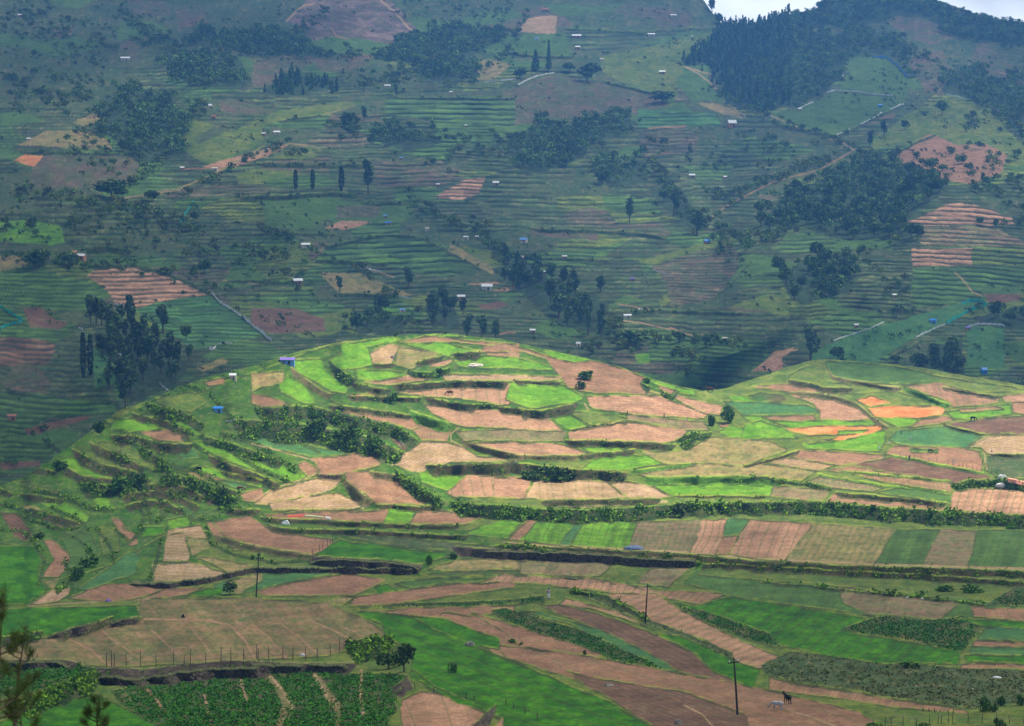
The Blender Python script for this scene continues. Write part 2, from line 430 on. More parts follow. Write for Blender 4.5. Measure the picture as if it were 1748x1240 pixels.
FAR = '''
K U1 -300,300 300,380 900,500 1000,700 700,750 200,700 -300,700
X U2 230,140 350,20 480,-90 830,-90 1000,90 1120,220 1180,300 900,290 560,240 400,270
V U2 0,600 0,420 140,300 220,275 340,310 430,400 300,480 60,580 -130,600
V U2 400,380 780,360 820,400 620,480 450,470
T U2 1370,530 1380,470 1560,390 1720,430 1600,530
K U2 620,520 840,400 1120,520 1140,560 700,620
W U3 100,210 150,120 270,100 350,110 350,220 280,225
V U3 80,90 260,40 360,100 200,110
g U3 130,230 370,220 470,370 0,340
K~7 U3 390,200 1250,200 700,340 480,330
V U3 960,80 1250,100 1250,190 1020,180
O U3 640,380 1420,200 1500,200 1420,330 1200,400 1190,440 1130,690 950,600 760,540 660,480
g U3 1140,560 1200,440 1340,490 1400,590 1470,670 1260,670
V U3 0,600 300,500 500,520 950,620 1100,690 900,760 700,740 380,800 0,830
V~6 U3 900,880 1200,840 1290,900 1290,1010 920,1030
E~7 U3 880,720 1400,760 1450,830 1100,840 900,850
T U3 1260,680 1400,690 1500,720 1600,790 1480,770
g U4 550,375 740,375 840,390 980,520 960,650 520,600 590,480
g U4 90,800 480,610 960,660 800,760 500,900 340,850
O U4 680,1000 960,760 1230,640 1500,740 1744,950 1900,1100 1640,1100 1300,1000 1000,960
S U4 820,1060 1120,890 1300,960 1500,950 1640,1030 1600,1140 1400,1230 1100,1160
V U4 960,370 1200,330 1300,520 1200,640 1090,600
V U4 820,140 900,100 1150,150 1300,250 1110,300
V U4 1440,290 1500,290 1744,480 1900,600 1744,600 1400,450
V U4 180,170 270,100 420,90 420,170 250,220
G U4 1050,-10 1130,-10 1260,50 1180,80
V U1 370,160 500,160 470,230 350,260
V U1 780,300 860,270 940,330 900,400
V U1 1170,60 1350,60 1380,160 1180,190
V U1 850,0 1100,0 1150,100 900,110
T U1 110,960 300,870 560,860 720,920 740,1000
V U1 250,1020 850,1030 950,1060 900,1200 600,1240 240,1240 180,1200
R U1 90,1060 170,1025 280,1030 220,1105
T U1 470,810 620,750 690,790 560,840
O U1 1200,1000 1500,880 1744,790 1744,950 1400,1100
P U1 1350,1105 1500,1050 1744,1000 1744,1040 1600,1090 1450,1130
O U2 0,810 170,740 600,670 740,680 560,740 180,800 0,870
P U2 0,1030 160,960 250,960 100,1040 0,1070
O U2 100,1050 390,970 420,1040 320,1060
g~9 U2 880,660 1500,640 1744,650 1744,850 1200,800 880,760
V~7 M2 800,-90 1250,-100 1400,-30 1350,0 1230,80 820,70
P~6 M2 1210,140 1340,70 1400,30 1550,10 1500,120 1380,160
g M2 70,150 560,140 560,230 420,350 90,350
K~6 M2 1060,240 1180,200 1500,190 1550,300 1500,340 1100,320
V M2 560,200 860,200 840,270 560,290
P M2 480,350 600,300 800,305 760,325 620,360
g~9 M2 430,550 500,470 850,395 1110,395 1330,520 1500,620 1300,670 1100,640 870,590 420,560
G M2 700,560 900,545 1060,560 850,575
T M2 1310,440 1600,610 1600,660 1300,520
B M2 0,870 300,880 480,950 490,1030 130,1050 0,1000
T M2 440,640 700,640 1060,790 900,790 560,770
P M2 1420,722 1630,702 1640,712 1430,732
P M2 1590,750 1700,752 1700,760 1590,765
B M2 1500,860 1650,825 1700,855 1560,890
G M2 850,870 1000,880 980,905 860,895
P~8 M1 580,660 620,630 900,615 1250,710 1400,795 1050,830 950,870 880,880 760,850 700,760
E~7 M1 880,890 1060,830 1400,800 1560,910 1750,1060 1300,1150 1100,1030
g M1 580,540 860,560 1210,590 1180,620 900,590 600,600
T M1 -200,520 150,530 200,580 0,640 -200,640
G M1 -200,290 150,300 400,330 430,440 330,460 0,430 -200,430
g~8 M1 -300,660 350,640 580,700 700,860 600,900 0,860 -300,860
B~8 M1 -300,1060 0,1060 200,1080 370,1110 370,1160 300,1260 -300,1260
B M1 150,880 270,870 370,960 460,970 380,1020 200,1000
g~9 K1 -300,330 200,330 700,400 720,470 300,480 150,600 -300,600
g~9 K1 -300,600 240,620 400,760 200,830 -300,850
K~8 K1 370,60 700,50 720,380 300,340
B K1 140,550 560,470 540,500 260,580 170,590
B K1 0,760 250,750 250,790 0,810
E K1 560,60 700,60 760,170 720,270 590,300
T K1 1220,180 1380,110 1420,140 1260,200
V~5 M3 950,560 1100,540 1500,420 1560,520 1560,600 1400,830 1100,860 1080,700
O M3 820,560 1000,540 1500,400 1560,430 1300,500 1000,590
K~7 M3 600,560 900,560 940,700 700,860 480,740
g~7 M3 100,520 620,500 600,600 100,640
V M3 170,340 620,365 620,430 170,400
K~8 M3 700,880 1700,900 1740,1130 700,1130
O M3 1020,830 1080,780 1100,830 1040,870
G M3 860,1180 980,1180 1010,1240 880,1240
g~7 M3 940,1000 1740,1090 1740,1240 960,1240
P~7 M4 980,300 1250,190 1300,180 1450,205 1650,270 1680,320 1540,330 1100,330
M~7 M4 1060,340 1540,340 1744,440 1744,480 1060,460
P~8 M4 1000,480 1400,480 1400,590 1000,605
O~8 M4 1400,470 1744,470 1900,590 1744,590 1400,590
g~7 M4 1000,610 1900,600 1900,730 1480,740 1460,840 1020,880
K~6 M4 560,550 990,520 1000,880 620,900 500,850
B M4 1480,780 1744,790 1700,830 1520,850
E M4 350,1160 640,1040 1050,920 1400,830 1510,850 1240,980 1020,1070 800,1210 700,1300 300,1300
E M4 1370,1010 1600,990 1620,1270 1370,1270
P M4 -60,1290 0,1240 100,1170 230,1135 230,1150 150,1200 160,1290
g M4 1620,1100 1744,1100 1900,1200 1744,1240 1620,1200
'''
SPARSE = '''
G 0,100 170,90 180,170 60,200 0,190
G 200,60 420,60 430,100 300,110
G 90,200 200,190 250,300 180,330 120,270
G 470,225 620,240 640,290 440,270
G 640,245 860,235 870,290 760,300
G 0,0 240,0 300,90 120,90 0,60
G 560,480 720,505 720,560 590,570
G 960,540 1100,560 1120,600 1010,620
G 1180,360 1290,400 1260,470 1200,420
G 1440,430 1570,470 1540,530 1450,510
G -200,330 300,365 450,420 560,460 600,540 500,500 350,450 150,420 -200,420
G 1500,60 1748,180 1748,340 1650,230 1560,150
G 700,0 880,0 860,60 800,100 720,120
G 1100,240 1250,255 1290,330 1210,350 1120,300
G 560,130 760,120 800,150 640,170
G 1040,590 1250,600 1230,650 1100,640
G 1250,230 1500,250 1460,290 1290,300
G 1640,180 1748,200 1748,400 1690,380 1650,300
G 860,590 1040,600 1050,625 950,600
'''
BELTS = '''
16 200,20 260,60 330,110 360,160 300,240 265,290 200,335
20 690,350 820,400 870,455 960,510 1030,560 1085,605
14 1100,262 1150,330 1200,390 1290,420 1360,395
8 1200,152 1320,205 1420,240 1470,268
5 1450,262 1350,300 1250,350 1180,405
5 300,345 380,300 440,268 500,245
14 560,20 480,75 560,100 680,95 720,60
18 880,60 780,90 700,120 620,150
10 0,130 60,160 140,165 180,190
12 1190,330 1250,340 1330,300 1420,275
8 560,215 660,235 760,240 850,235
9 1500,60 1600,110 1680,190 1748,230
6 1560,385 1530,420 1420,450
10 900,20 870,90 830,120
7 440,395 520,430 620,470 680,520
10 1040,590 1130,585 1240,595 1330,600
8 600,560 660,545 720,560
12 20,330 120,350 230,360 340,400
9 0,445 70,450 150,460 300,470 400,500
9 1620,260 1700,330 1748,370
'''
FORESTS = '''
F U3 1340,300 1500,160 1744,90 1900,60 1900,700 1744,750 1550,730 1470,620 1390,520 1350,440 1190,430 1200,390
F U4 -50,180 360,80 640,-10 1050,20 1180,80 1744,160 2000,200 1744,300 1500,280 1300,230 1100,130 900,110 700,180 440,170 250,230 450,240 900,200 1000,330 950,400 860,380 550,370 560,500 440,600 250,700 -50,740
F U4 1300,430 1744,600 2000,700 2000,900 1744,850 1450,680 1200,600
F G 1290,400 1340,330 1480,275 1560,280 1625,320 1600,340 1560,360 1540,385 1560,420 1500,410 1440,410 1370,390
F G 1335,460 1400,440 1450,420 1460,470 1450,500 1370,520 1340,500
F G 860,250 920,205 1000,215 1040,195 1090,210 1050,235 1010,240 1000,270 900,300 870,280
F G 1010,290 1100,270 1105,310 1040,320
F G 170,170 280,150 310,190 300,240 320,270 240,280 180,220
F G 270,100 410,100 420,150 330,150
F G 445,160 470,135 520,130 590,140 560,155 500,165
F G 300,60 440,50 500,80 640,100 700,60 780,40 860,60 800,100 760,130 700,110 600,95 440,95
F G 700,120 800,100 820,130 760,150
F G 840,460 900,450 960,490 1040,520 1030,570 960,560 900,510
F G 150,570 200,550 260,560 320,630 300,660 220,690 190,620
F G 725,520 770,510 790,560 740,560
F G 1560,620 1600,590 1640,580 1650,650 1560,635
F G 1660,545 1748,520 2000,540 2000,580 1700,560
F G 1110,330 1160,320 1200,380 1190,400 1130,350
F G 640,215 740,225 760,245 700,260 650,245
F G 600,530 680,540 690,565 610,570
'''
FARPATHS = '''
W U2 12 230,140 290,80 340,40 400,25
W U2 9 850,0 930,70 990,130 1040,190 1110,220
S U2 8 530,190 560,240 640,260
W U2 6 720,350 760,380 800,385
T U2 8 180,800 330,780 470,760 560,735 680,700
W U2 5 0,1050 120,990 250,950 400,970
W G 2 1170,115 1260,140 1320,200 1440,245 1478,270
S G 2 1180,400 1240,352 1320,310 1400,290 1460,255
W M2 5 720,590 790,625 860,645 940,672
W M4 7 1290,640 1340,690 1400,770 1460,790
W K4 8 230,135 150,150 60,190 0,230
P M3 8 0,745 120,740
P M3 6 760,850 900,875 960,880
W M3 4 700,950 900,975 1100,1020
P M3 8 1100,1010 1240,1055 1400,1050
S M2 9 1640,1050 1700,1035 1744,1040
W U3 5 1190,440 1290,490 1380,560 1470,680 1600,780
P U3 10 960,850 1200,835
W M1 4 1480,690 1600,700 1744,725
S G 2 310,290 380,285 430,275
T G 3 200,340 300,325 380,290 450,250
'''
FARBANKS = '''
h M2 26 -100,140 300,128 560,112 700,130
h M2 14 720,182 1050,180
h M2 14 1190,168 1500,178
h M3 22 170,348 400,355 600,365 900,375 1080,415
h M3 20 600,905 1000,890 1640,915
h M1 20 580,598 900,590 1100,640 1300,730 1400,785
h U1 14 120,1005 500,1015 920,1020
h M2 14 70,385 560,388
h U2 16 0,1082 400,1095 750,1095
h M3 16 100,535 400,545 700,565
h M3 14 130,580 520,600
h M1 34 560,480 700,470 880,500
h U3 14 0,350 200,370 460,375
h U3 10 400,190 900,215 1480,180
h U4 22 80,805 300,860 520,900 640,965
h U4 12 820,1055 980,970 1170,885
h U2 14 170,800 400,770 460,760
h U3 14 660,540 900,590 1000,620
h U4 14 500,905 800,760 960,680
h M2 20 420,560 700,570 900,580
h M2 22 560,780 900,790 940,800
h M1 14 1500,690 1744,700 2000,705
h K1 20 0,1 10,1
h K1 34 260,600 420,720 440,760
h M4 26 820,860 1020,900
h M4 18 850,1205 1050,1110
h M3 12 1350,840 1500,720 1640,560
h M2 16 1110,400 1300,500 1520,620
h U2 12 880,640 1744,660
h M2 18 480,470 850,392 1100,395
'''
COLS = {  # ground-cover colours (linear albedo), second tone for patchiness
 'H': ((.018, .045, .007), (.05, .075, .014)), 'S': ((.29, .155, .085), (.235, .13, .07)), 'P': ((.37, .205, .118), (.315, .175, .098)), 'R': ((.48, .155, .045), (.50, .23, .08)),
 'B': ((.155, .082, .052), (.125, .07, .04)), 'W': ((.38, .25, .145), (.32, .215, .10)), 'G': ((.08, .215, .008), (.12, .25, .014)),
 'F': ((.018, .10, .0), (.045, .165, .0)), 'g': ((.07, .14, .025), (.05, .11, .018)), 'E': ((.045, .135, .04), (.06, .15, .035)),
 'D': ((.03, .09, .010), (.09, .085, .03)), 'L': ((.025, .085, .004), (.06, .13, .008)), 'O': ((.125, .16, .022), (.07, .125, .014)),
 'M': ((.18, .155, .065), (.21, .135, .075)), 'T': ((.27, .195, .08), (.20, .18, .055)), 'Y': ((.235, .15, .07), (.15, .135, .045)),
 'K': ((.038, .075, .020), (.07, .09, .03)), 'V': ((.115, .08, .05), (.07, .085, .035)), 'X': ((.21, .14, .13), (.085, .065, .05))}
_tab = np.random.default_rng(11).random((256, 256)).astype(np.float32)
def vn(x, y, s=0):
    x = np.asarray(x, np.float32)+s*17.3; y = np.asarray(y, np.float32)+s*31.7
    xi = np.floor(x).astype(np.int32); yi = np.floor(y).astype(np.int32)
    fx = x-xi; fy = y-yi; fx = fx*fx*(3-2*fx); fy = fy*fy*(3-2*fy)
    a = _tab[xi & 255, yi & 255]; b = _tab[(xi+1) & 255, yi & 255]; c = _tab[xi & 255, (yi+1) & 255]; d = _tab[(xi+1) & 255, (yi+1) & 255]
    return (a*(1-fx)+b*fx)*(1-fy)+(c*(1-fx)+d*fx)*fy
def fbm(x, y, s=0, o=3): return sum(vn(x*2**i, y*2**i, s+i)*.5**i for i in range(o))/sum(.5**i for i in range(o))
def blur1(a, sig, ax):
    n = a.shape[ax]; r = int(sig*3); k = np.exp(-.5*(np.arange(-r, r+1)/sig)**2); k /= k.sum()
    pad = [(0, 0), (0, 0)]; pad[ax] = (r, r); p = np.pad(a, pad, 'edge')
    L = 1 << int(math.ceil(math.log2(p.shape[ax]+2*r+1)))
    sh = [1, 1]; sh[ax] = -1
    F = np.fft.rfft(p, L, axis=ax)*np.fft.rfft(k, L).reshape(sh)
    q = np.fft.irfft(F, L, axis=ax)
    return np.take(q, range(2*r, 2*r+n), axis=ax).astype(np.float32)
def inpoly(P, x, y):
    m = np.zeros(x.shape, bool)
    for i in range(len(P)):
        (x1, y1), (x2, y2) = P[i-1], P[i]
        if y1 == y2: continue
        m ^= ((y1 > y) != (y2 > y)) & (x < (x2-x1)*(y-y1)/(y2-y1)+x1)
    return m
def rayY(px, row):
    x = (px-874)/FP; y = (620-row)/FP
    dy = math.cos(PITCH)+y*math.sin(PITCH); dz = -math.sin(PITCH)+y*math.cos(PITCH)
    return x/dy, dz/dy
def xyz(px, row, Y):
    a, b = rayY(px, row); return np.stack([a*Y, Y, b*Y], -1)

U = np.arange(-262, 2012, 1.7).astype(np.float32); NX = len(U)
SIL = np.array([(-300, 905), (-100, 860), (0, 830), (40, 815), (80, 790), (150, 740), (200, 703), (260, 680), (350, 645), (440, 622), (500, 603), (570, 585), (640, 577), (700, 571),
  (760, 570), (850, 578), (940, 598), (1000, 612), (1060, 627), (1110, 645), (1160, 660), (1200, 668), (1235, 664), (1262, 655), (1300, 643), (1340, 628), (1378, 617), (1408, 613),
  (1500, 620), (1570, 627), (1650, 642), (1748, 658), (2060, 690)])
RDG = np.array([(-300, -90), (1000, -80), (1120, -50), (1180, -25), (1200, 0), (1215, 22), (1235, 42), (1290, 41), (1340, 26), (1390, 16), (1420, 2), (1470, -6), (1560, -12),
  (1600, 0), (1640, 16), (1690, 30), (1748, 40), (2060, 70)])
S_ = np.interp(U, *SIL.T)+1.5*(vn(U/14, U*0, 3)-.5); R_ = np.interp(U, *RDG.T)+3*(fbm(U/25, U*0, 5)-.5)
F0 = np.interp(U, *SIL.T)+26
NC = [-300, 0, 200, 400, 800, 1100, 1300, 1748, 2100]
NRW = [560, 620, 700, 800, 870, 950, 1030, 1140, 1240, 1340]
NT = np.array([[780, 730, 665, 600, 560, 500, 400, 308, 242, 206], [760, 715, 650, 600, 562, 500, 400, 308, 242, 206], [720, 690, 645, 602, 565, 490, 398, 306, 241, 206],
  [800, 745, 690, 620, 580, 482, 396, 305, 240, 205], [872, 800, 722, 640, 590, 475, 395, 305, 240, 205], [900, 815, 735, 645, 590, 475, 395, 305, 240, 205],
  [1020, 890, 770, 650, 590, 475, 392, 302, 238, 203], [1060, 920, 790, 655, 590, 475, 390, 300, 236, 202], [1060, 920, 790, 655, 590, 475, 390, 300, 236, 202]], float)
FC = [-300, 0, 400, 800, 1200, 1500, 1748, 2100]
FRW = [-120, 0, 100, 200, 300, 400, 500, 600, 700, 860, 960]
FT = np.array([[2600, 2300, 1950, 1650, 1400, 1190, 1020, 900, 800, 700, 660], [2650, 2350, 1980, 1680, 1410, 1200, 1030, 910, 810, 710, 670], [2800, 2480, 2080, 1750, 1480, 1270, 1110, 985, 890, 790, 740],
  [2950, 2600, 2200, 1850, 1580, 1360, 1180, 1050, 950, 850, 800], [3000, 2650, 2280, 1900, 1620, 1380, 1200, 1075, 975, 870, 820],
  [2950, 2600, 2250, 1880, 1580, 1350, 1200, 1090, 1000, 900, 850], [2850, 2500, 2150, 1800, 1550, 1350, 1200, 1090, 1000, 900, 850], [2800, 2450, 2100, 1780, 1540, 1340, 1200, 1090, 1000, 900, 850]], float)
def tab(T, C, R, px, row):
    i = np.clip(np.searchsorted(C, px)-1, 0, len(C)-2); j = np.clip(np.searchsorted(R, row)-1, 0, len(R)-2)
    C = np.array(C, float); R = np.array(R, float)
    a = np.clip((px-C[i])/(C[i+1]-C[i]), 0, 1); b = np.clip((row-R[j])/(R[j+1]-R[j]), 0, 1.3)
    return (T[i, j]*(1-a)+T[i+1, j]*a)*(1-b)+(T[i, j+1]*(1-a)+T[i+1, j+1]*a)*b

def parse(txt):
    for ln in txt.strip().splitlines():
        p = ln.split(); yield p
NJ, FJ = 560, 500
tn = np.linspace(0, 1, NJ)[:, None]; tf = np.linspace(0, 1, FJ)[:, None]
nPX = np.broadcast_to(U, (NJ, NX)).astype(np.float32); nR = (1330+(S_-1330)*tn).astype(np.float32)
fPX = np.broadcast_to(U, (FJ, NX)).astype(np.float32); fR = (F0+(R_-F0)*tf).astype(np.float32)
def warp(px, r, k=1.):
    return (px+k*(3.2*(vn(px/16, r/9, 1)-.5)+5*(vn(px/60, r/30, 2)-.5)), r+k*(1.6*(vn(px/14, r/10, 4)-.5)+3*(vn(px/50, r/40, 6)-.5)))
def cover(code, px, r, base=None):
    c0, c1 = (np.array(v, np.float32) for v in COLS[code])
    k = np.clip((fbm(px/22, r/6, ord(code) % 13, 3)-.5)*2.6+.5, 0, 1)[..., None]
    c = c0*(1-k)+c1*k
    v = .82+.36*vn(px/3.1, r/1.7, 9)[..., None]
    if code in 'KVXMTOLY':      # tufts of dry and green growth
        g = np.clip((vn(px/7, r/3, 21)-.55)*4, 0, 1)[..., None]; h = np.clip((vn(px/5, r/2.4, 23)-.66)*4, 0, 1)[..., None]
        c = c*(1-.45*g)+np.array((.05, .1, .025), np.float32)*.45*g; c = c*(1-.3*h)+np.array((.25, .21, .10), np.float32)*.3*h
    if code in 'SPBW':
        g = np.clip((fbm(px/30, r/5, 31, 2)-.55)*4, 0, 1)[..., None]; c = c*(1-.25*g)+np.array((.2, .17, .08), np.float32)*.25*g
    return c*v
def paint(txt, PX, R, col, per, fid, ids=None, base_n=0):
    wx, wy = warp(PX, R)
    for n, p in enumerate(parse(txt)):
        spec = p[0]; code = spec[0]; P = tp(p[1], p[2:])
        lo = P.min(0)-1; hi = P.max(0)+1
        m = (wx > lo[0]) & (wx < hi[0]) & (wy > lo[1]) & (wy < hi[1])
        ij = np.nonzero(m); x = wx[ij]; y = wy[ij]
        q = inpoly(P, x, y); ij = (ij[0][q], ij[1][q]); x = x[q]; y = y[q]
        if not len(x): continue
        c = cover(code, x, y)
        if '/' in spec:
            a, sp = spec.split('/')[1].split(':'); a = math.radians(float(a)); sp = float(sp)
            d = (-x*math.sin(a)+y*math.cos(a)+1.*vn(x/40, y/40, 3))/sp
            if sp < 12: k = .5+.5*np.cos(2*math.pi*d); k = k**2*.42
            else:
                fr = np.abs(d-np.round(d))*sp; k = np.clip(1.4-fr, 0, 1)*(.65 if code in 'FP' else .45)
                c *= (.82+.32*_tab[(np.floor(d+.5).astype(int)) & 255, n & 255])[:, None]
            dk = np.array((.07, .11, .03) if code in 'SPWMTEY' else (.05, .05, .02), np.float32)
            c = c*(1-k[:, None])+dk*k[:, None]
        elif code in 'SPBW':
            a = (n*37 % 60-30)*math.pi/180; d = (-x*math.sin(a)+y*math.cos(a)+2*vn(x/15, y/15, 3))/4.3; c *= (.93+.10*np.cos(2*math.pi*d)+.10*(vn(x/2., y/1.2, 33)-.5))[:, None]
        if code in 'FG': c *= (.78+.44*vn((x+2*y)/9, (y-.25*x)/2.2, 37))[:, None]
        col[ij] = c
        per[ij] = float(spec.split('~')[1].split('/')[0]) if '~' in spec else 0
        if ids is not None: ids[ij] = n+1 if n >= base_n else 0
npath = np.zeros((NJ, NX), np.float32)
def strips(txt, PX, R, col, ids=None):
    for p in parse(txt):
        P = tp(p[1], p[3:]); wd = float(p[2])/TILE[p[1]][2] if p[1] != 'G' else float(p[2])
        wd = max(wd, 1.5)
        m = (PX > P[:, 0].min()-4) & (PX < P[:, 0].max()+4) & (R > P[:, 1].min()-4) & (R < P[:, 1].max()+4)
        ij = np.nonzero(m); x = PX[ij]+1.5*(vn(PX[ij]/9, R[ij]/9, 5)-.5); y = R[ij]; d = np.full(x.shape, 1e9)
        for a, b in zip(P[:-1], P[1:]):
            v = b-a; t = np.clip(((x-a[0])*v[0]+(y-a[1])*v[1])/(v@v), 0, 1)
            d = np.minimum(d, np.hypot(x-a[0]-t*v[0], y-a[1]-t*v[1]))
        k = np.clip(wd/2+.7-d, 0, 1)[:, None]*.9
        col[ij] = col[ij]*(1-k)+cover(p[0], x, y)*k; 
        if p[0] == 'H' and col.shape[0] == NJ: VEG[ij] = np.maximum(VEG[ij], k[:, 0]*.8); nB[ij] = np.maximum(nB[ij], .55*k[:, 0])
        if col.shape[0] == NJ: npath[ij] = np.maximum(npath[ij], k[:, 0])
BK = {'h': ((.016, .045, .008), (.055, .065, .02), (.16, .28, .02)), 'b': ((.025, .042, .010), (.065, .052, .022), (.26, .32, .035)), 'g': ((.045, .12, .012), (.07, .16, .018), (.24, .36, .03)),  # two growth tones deepened with painted shade, third the sunlit grass rim
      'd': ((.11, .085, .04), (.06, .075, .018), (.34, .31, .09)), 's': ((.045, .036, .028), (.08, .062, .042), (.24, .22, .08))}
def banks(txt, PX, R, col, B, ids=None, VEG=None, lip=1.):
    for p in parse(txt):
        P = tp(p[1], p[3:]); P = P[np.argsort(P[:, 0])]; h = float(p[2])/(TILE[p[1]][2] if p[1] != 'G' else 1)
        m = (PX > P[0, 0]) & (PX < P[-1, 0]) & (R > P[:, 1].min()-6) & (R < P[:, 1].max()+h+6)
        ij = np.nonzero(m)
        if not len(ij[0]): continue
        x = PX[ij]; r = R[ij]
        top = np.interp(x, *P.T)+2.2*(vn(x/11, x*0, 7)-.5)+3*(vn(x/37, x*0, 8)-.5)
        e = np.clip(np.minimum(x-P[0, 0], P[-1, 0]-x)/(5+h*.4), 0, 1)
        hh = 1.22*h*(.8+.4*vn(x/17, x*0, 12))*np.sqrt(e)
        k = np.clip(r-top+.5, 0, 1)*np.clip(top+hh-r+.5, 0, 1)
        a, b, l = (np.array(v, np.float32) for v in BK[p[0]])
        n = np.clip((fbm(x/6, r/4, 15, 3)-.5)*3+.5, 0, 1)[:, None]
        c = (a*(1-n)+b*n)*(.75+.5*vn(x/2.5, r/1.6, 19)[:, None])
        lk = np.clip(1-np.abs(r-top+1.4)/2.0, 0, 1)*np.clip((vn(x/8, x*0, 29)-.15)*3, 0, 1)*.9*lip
        col[ij] = col[ij]*(1-lk[:, None])+l*lk[:, None]  # sunlight on the grassy bank top, painted as a bright line
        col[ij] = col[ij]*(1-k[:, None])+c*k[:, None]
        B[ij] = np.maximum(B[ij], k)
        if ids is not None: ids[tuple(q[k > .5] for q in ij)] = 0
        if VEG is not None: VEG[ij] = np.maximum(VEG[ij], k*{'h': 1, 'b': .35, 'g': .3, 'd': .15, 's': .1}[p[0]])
def stepY(Y, B, sig_r, sig):
    d = np.diff(Y, axis=0); Bm = (B[1:]+B[:-1])/2; wt = 1-.95*Bm; wt = wt/blur1(wt, sig_r, 0)
    Y2 = Y.copy(); Y2[1:] = Y[0]+np.cumsum(d*wt, 0)
    D = blur1(Y2-Y, 5, 1); D -= blur1(blur1(D, sig, 0), sig, 1)
    return Y+D
# ---- near ground
nY = blur1(blur1(tab(NT, NC, NRW, nPX, nR), 14, 0), 30, 1)
ncol = np.zeros((NJ, NX, 3), np.float32); nper = np.zeros((NJ, NX), np.float32); nid = np.zeros((NJ, NX), np.int32)
ncol[:] = cover('O', nPX, nR)
paint(NEAR, nPX, nR, ncol, nper, None, nid, 5)
nB = np.zeros((NJ, NX), np.float32); VEG = np.zeros((NJ, NX), np.float32)
strips(PATHS, nPX, nR, ncol)
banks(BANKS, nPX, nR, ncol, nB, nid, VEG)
# grass rims between fields painted sunlit, low risers under them painted shade-dark, and the close-set terraces of the left slope
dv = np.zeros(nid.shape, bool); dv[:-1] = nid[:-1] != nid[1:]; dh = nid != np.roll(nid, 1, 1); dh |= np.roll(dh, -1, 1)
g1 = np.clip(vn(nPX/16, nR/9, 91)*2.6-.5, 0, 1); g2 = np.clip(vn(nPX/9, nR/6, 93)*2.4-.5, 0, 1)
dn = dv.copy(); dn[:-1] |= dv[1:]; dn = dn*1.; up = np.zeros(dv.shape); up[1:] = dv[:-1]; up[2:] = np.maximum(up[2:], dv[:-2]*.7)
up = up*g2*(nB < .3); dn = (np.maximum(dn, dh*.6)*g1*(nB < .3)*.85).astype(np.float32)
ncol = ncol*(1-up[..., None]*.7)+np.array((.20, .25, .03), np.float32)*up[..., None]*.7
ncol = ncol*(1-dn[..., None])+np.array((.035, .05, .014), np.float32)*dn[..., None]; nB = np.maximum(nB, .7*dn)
TR = (nid == 0)*np.clip((470-nPX)/60, 0, 1)*np.clip((930-nR)/30, 0, 1)*(nB < .3)
p_ = (nR-.40*nPX+10*fbm(nPX/70, nR/50, 95, 2))/14.5; f_ = p_-np.floor(p_); tk = (np.clip(np.minimum(f_, .50-f_)*14.5/1.6+.4, 0, 1)*TR*np.clip(vn(nPX/40, np.floor(p_)*3.1, 97)*3-.5, 0, 1)).astype(np.float32)
tc = np.array((.03, .065, .014), np.float32)*(.6+.9*vn(nPX/4, nR/2.5, 98)[..., None]); ncol = ncol*(1-tk[..., None]*.85)+tc*tk[..., None]*.85
ncol *= (1+.3*TR*(_tab[np.floor(p_).astype(int) & 255, 7]-.4))[..., None]
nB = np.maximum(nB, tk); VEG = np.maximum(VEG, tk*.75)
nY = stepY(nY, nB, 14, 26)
nP = xyz(nPX, nR, nY)
nz = .5*(vn(nP[..., 0]/1.5, nP[..., 1]/1.5, 2)-.5)*VEG + .12*(vn(nP[..., 0]/3, nP[..., 1]/3, 2)-.5)
nP[..., 2] += nz
# ---- far hillside
fY = blur1(blur1(tab(FT, FC, FRW, fPX, fR), 16, 0), 40, 1)
fY += blur1(blur1((240*(fbm(fPX/210+fR/330, fR/260-fPX/900, 41, 3)-.5)).astype(np.float32), 4, 0), 4, 1)*np.clip(tf*8, 0, 1)
gx = fPX/95+.8*(fbm(fPX/150, fR/50, 50)-.5); gy = fR/26+1.6*(fbm(fPX/120, fR/60, 53)-.5)
best = np.full(fPX.shape, 1e9, np.float32); cid = np.zeros(fPX.shape, np.int32)
for di in (-1, 0, 1):
    for dj in (-1, 0, 1):
        ci = np.floor(gx).astype(np.int32)+di; cj = np.floor(gy).astype(np.int32)+dj
        hx = _tab[ci & 255, cj & 255]; hy = _tab[(ci+91) & 255, (cj+37) & 255]
        d = (ci+hx-gx)**2+(cj+hy-gy)**2*1.2; m = d < best; best[m] = d[m]; cid[m] = ((ci & 255)*256+(cj & 255))[m]
rnd = _tab[(cid*7) & 255, (cid >> 8) & 255]; rn2 = _tab[(cid >> 8) & 255, (cid*13+5) & 255]
fcol = np.zeros((FJ, NX, 3), np.float32); fper = np.zeros((FJ, NX), np.float32)
pal = ['K', 'K', 'g', 'K', 'g', 'K', 'V', 'K', 'g', 'K', 'O', 'K']
for k, c in enumerate(pal):
    m = np.nonzero((rnd*len(pal)).astype(int) == k); fcol[m] = cover(c, fPX[m], fR[m])
fper[:] = np.where(rn2 < .72, 5.5+3*np.floor(rn2*4)/2, 0)
fper *= (fR > 115)
paint(FAR, fPX, fR, fcol, fper, None)
fB = np.zeros((FJ, NX), np.float32)
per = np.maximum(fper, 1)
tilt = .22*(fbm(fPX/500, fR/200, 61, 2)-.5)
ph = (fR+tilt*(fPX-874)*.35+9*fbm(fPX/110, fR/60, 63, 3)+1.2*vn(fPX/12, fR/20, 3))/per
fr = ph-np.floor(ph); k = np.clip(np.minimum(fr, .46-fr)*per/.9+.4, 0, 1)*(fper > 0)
k = k*np.clip(vn(fPX/40, np.floor(ph)*3.3, 71)*3-.35, 0, 1)
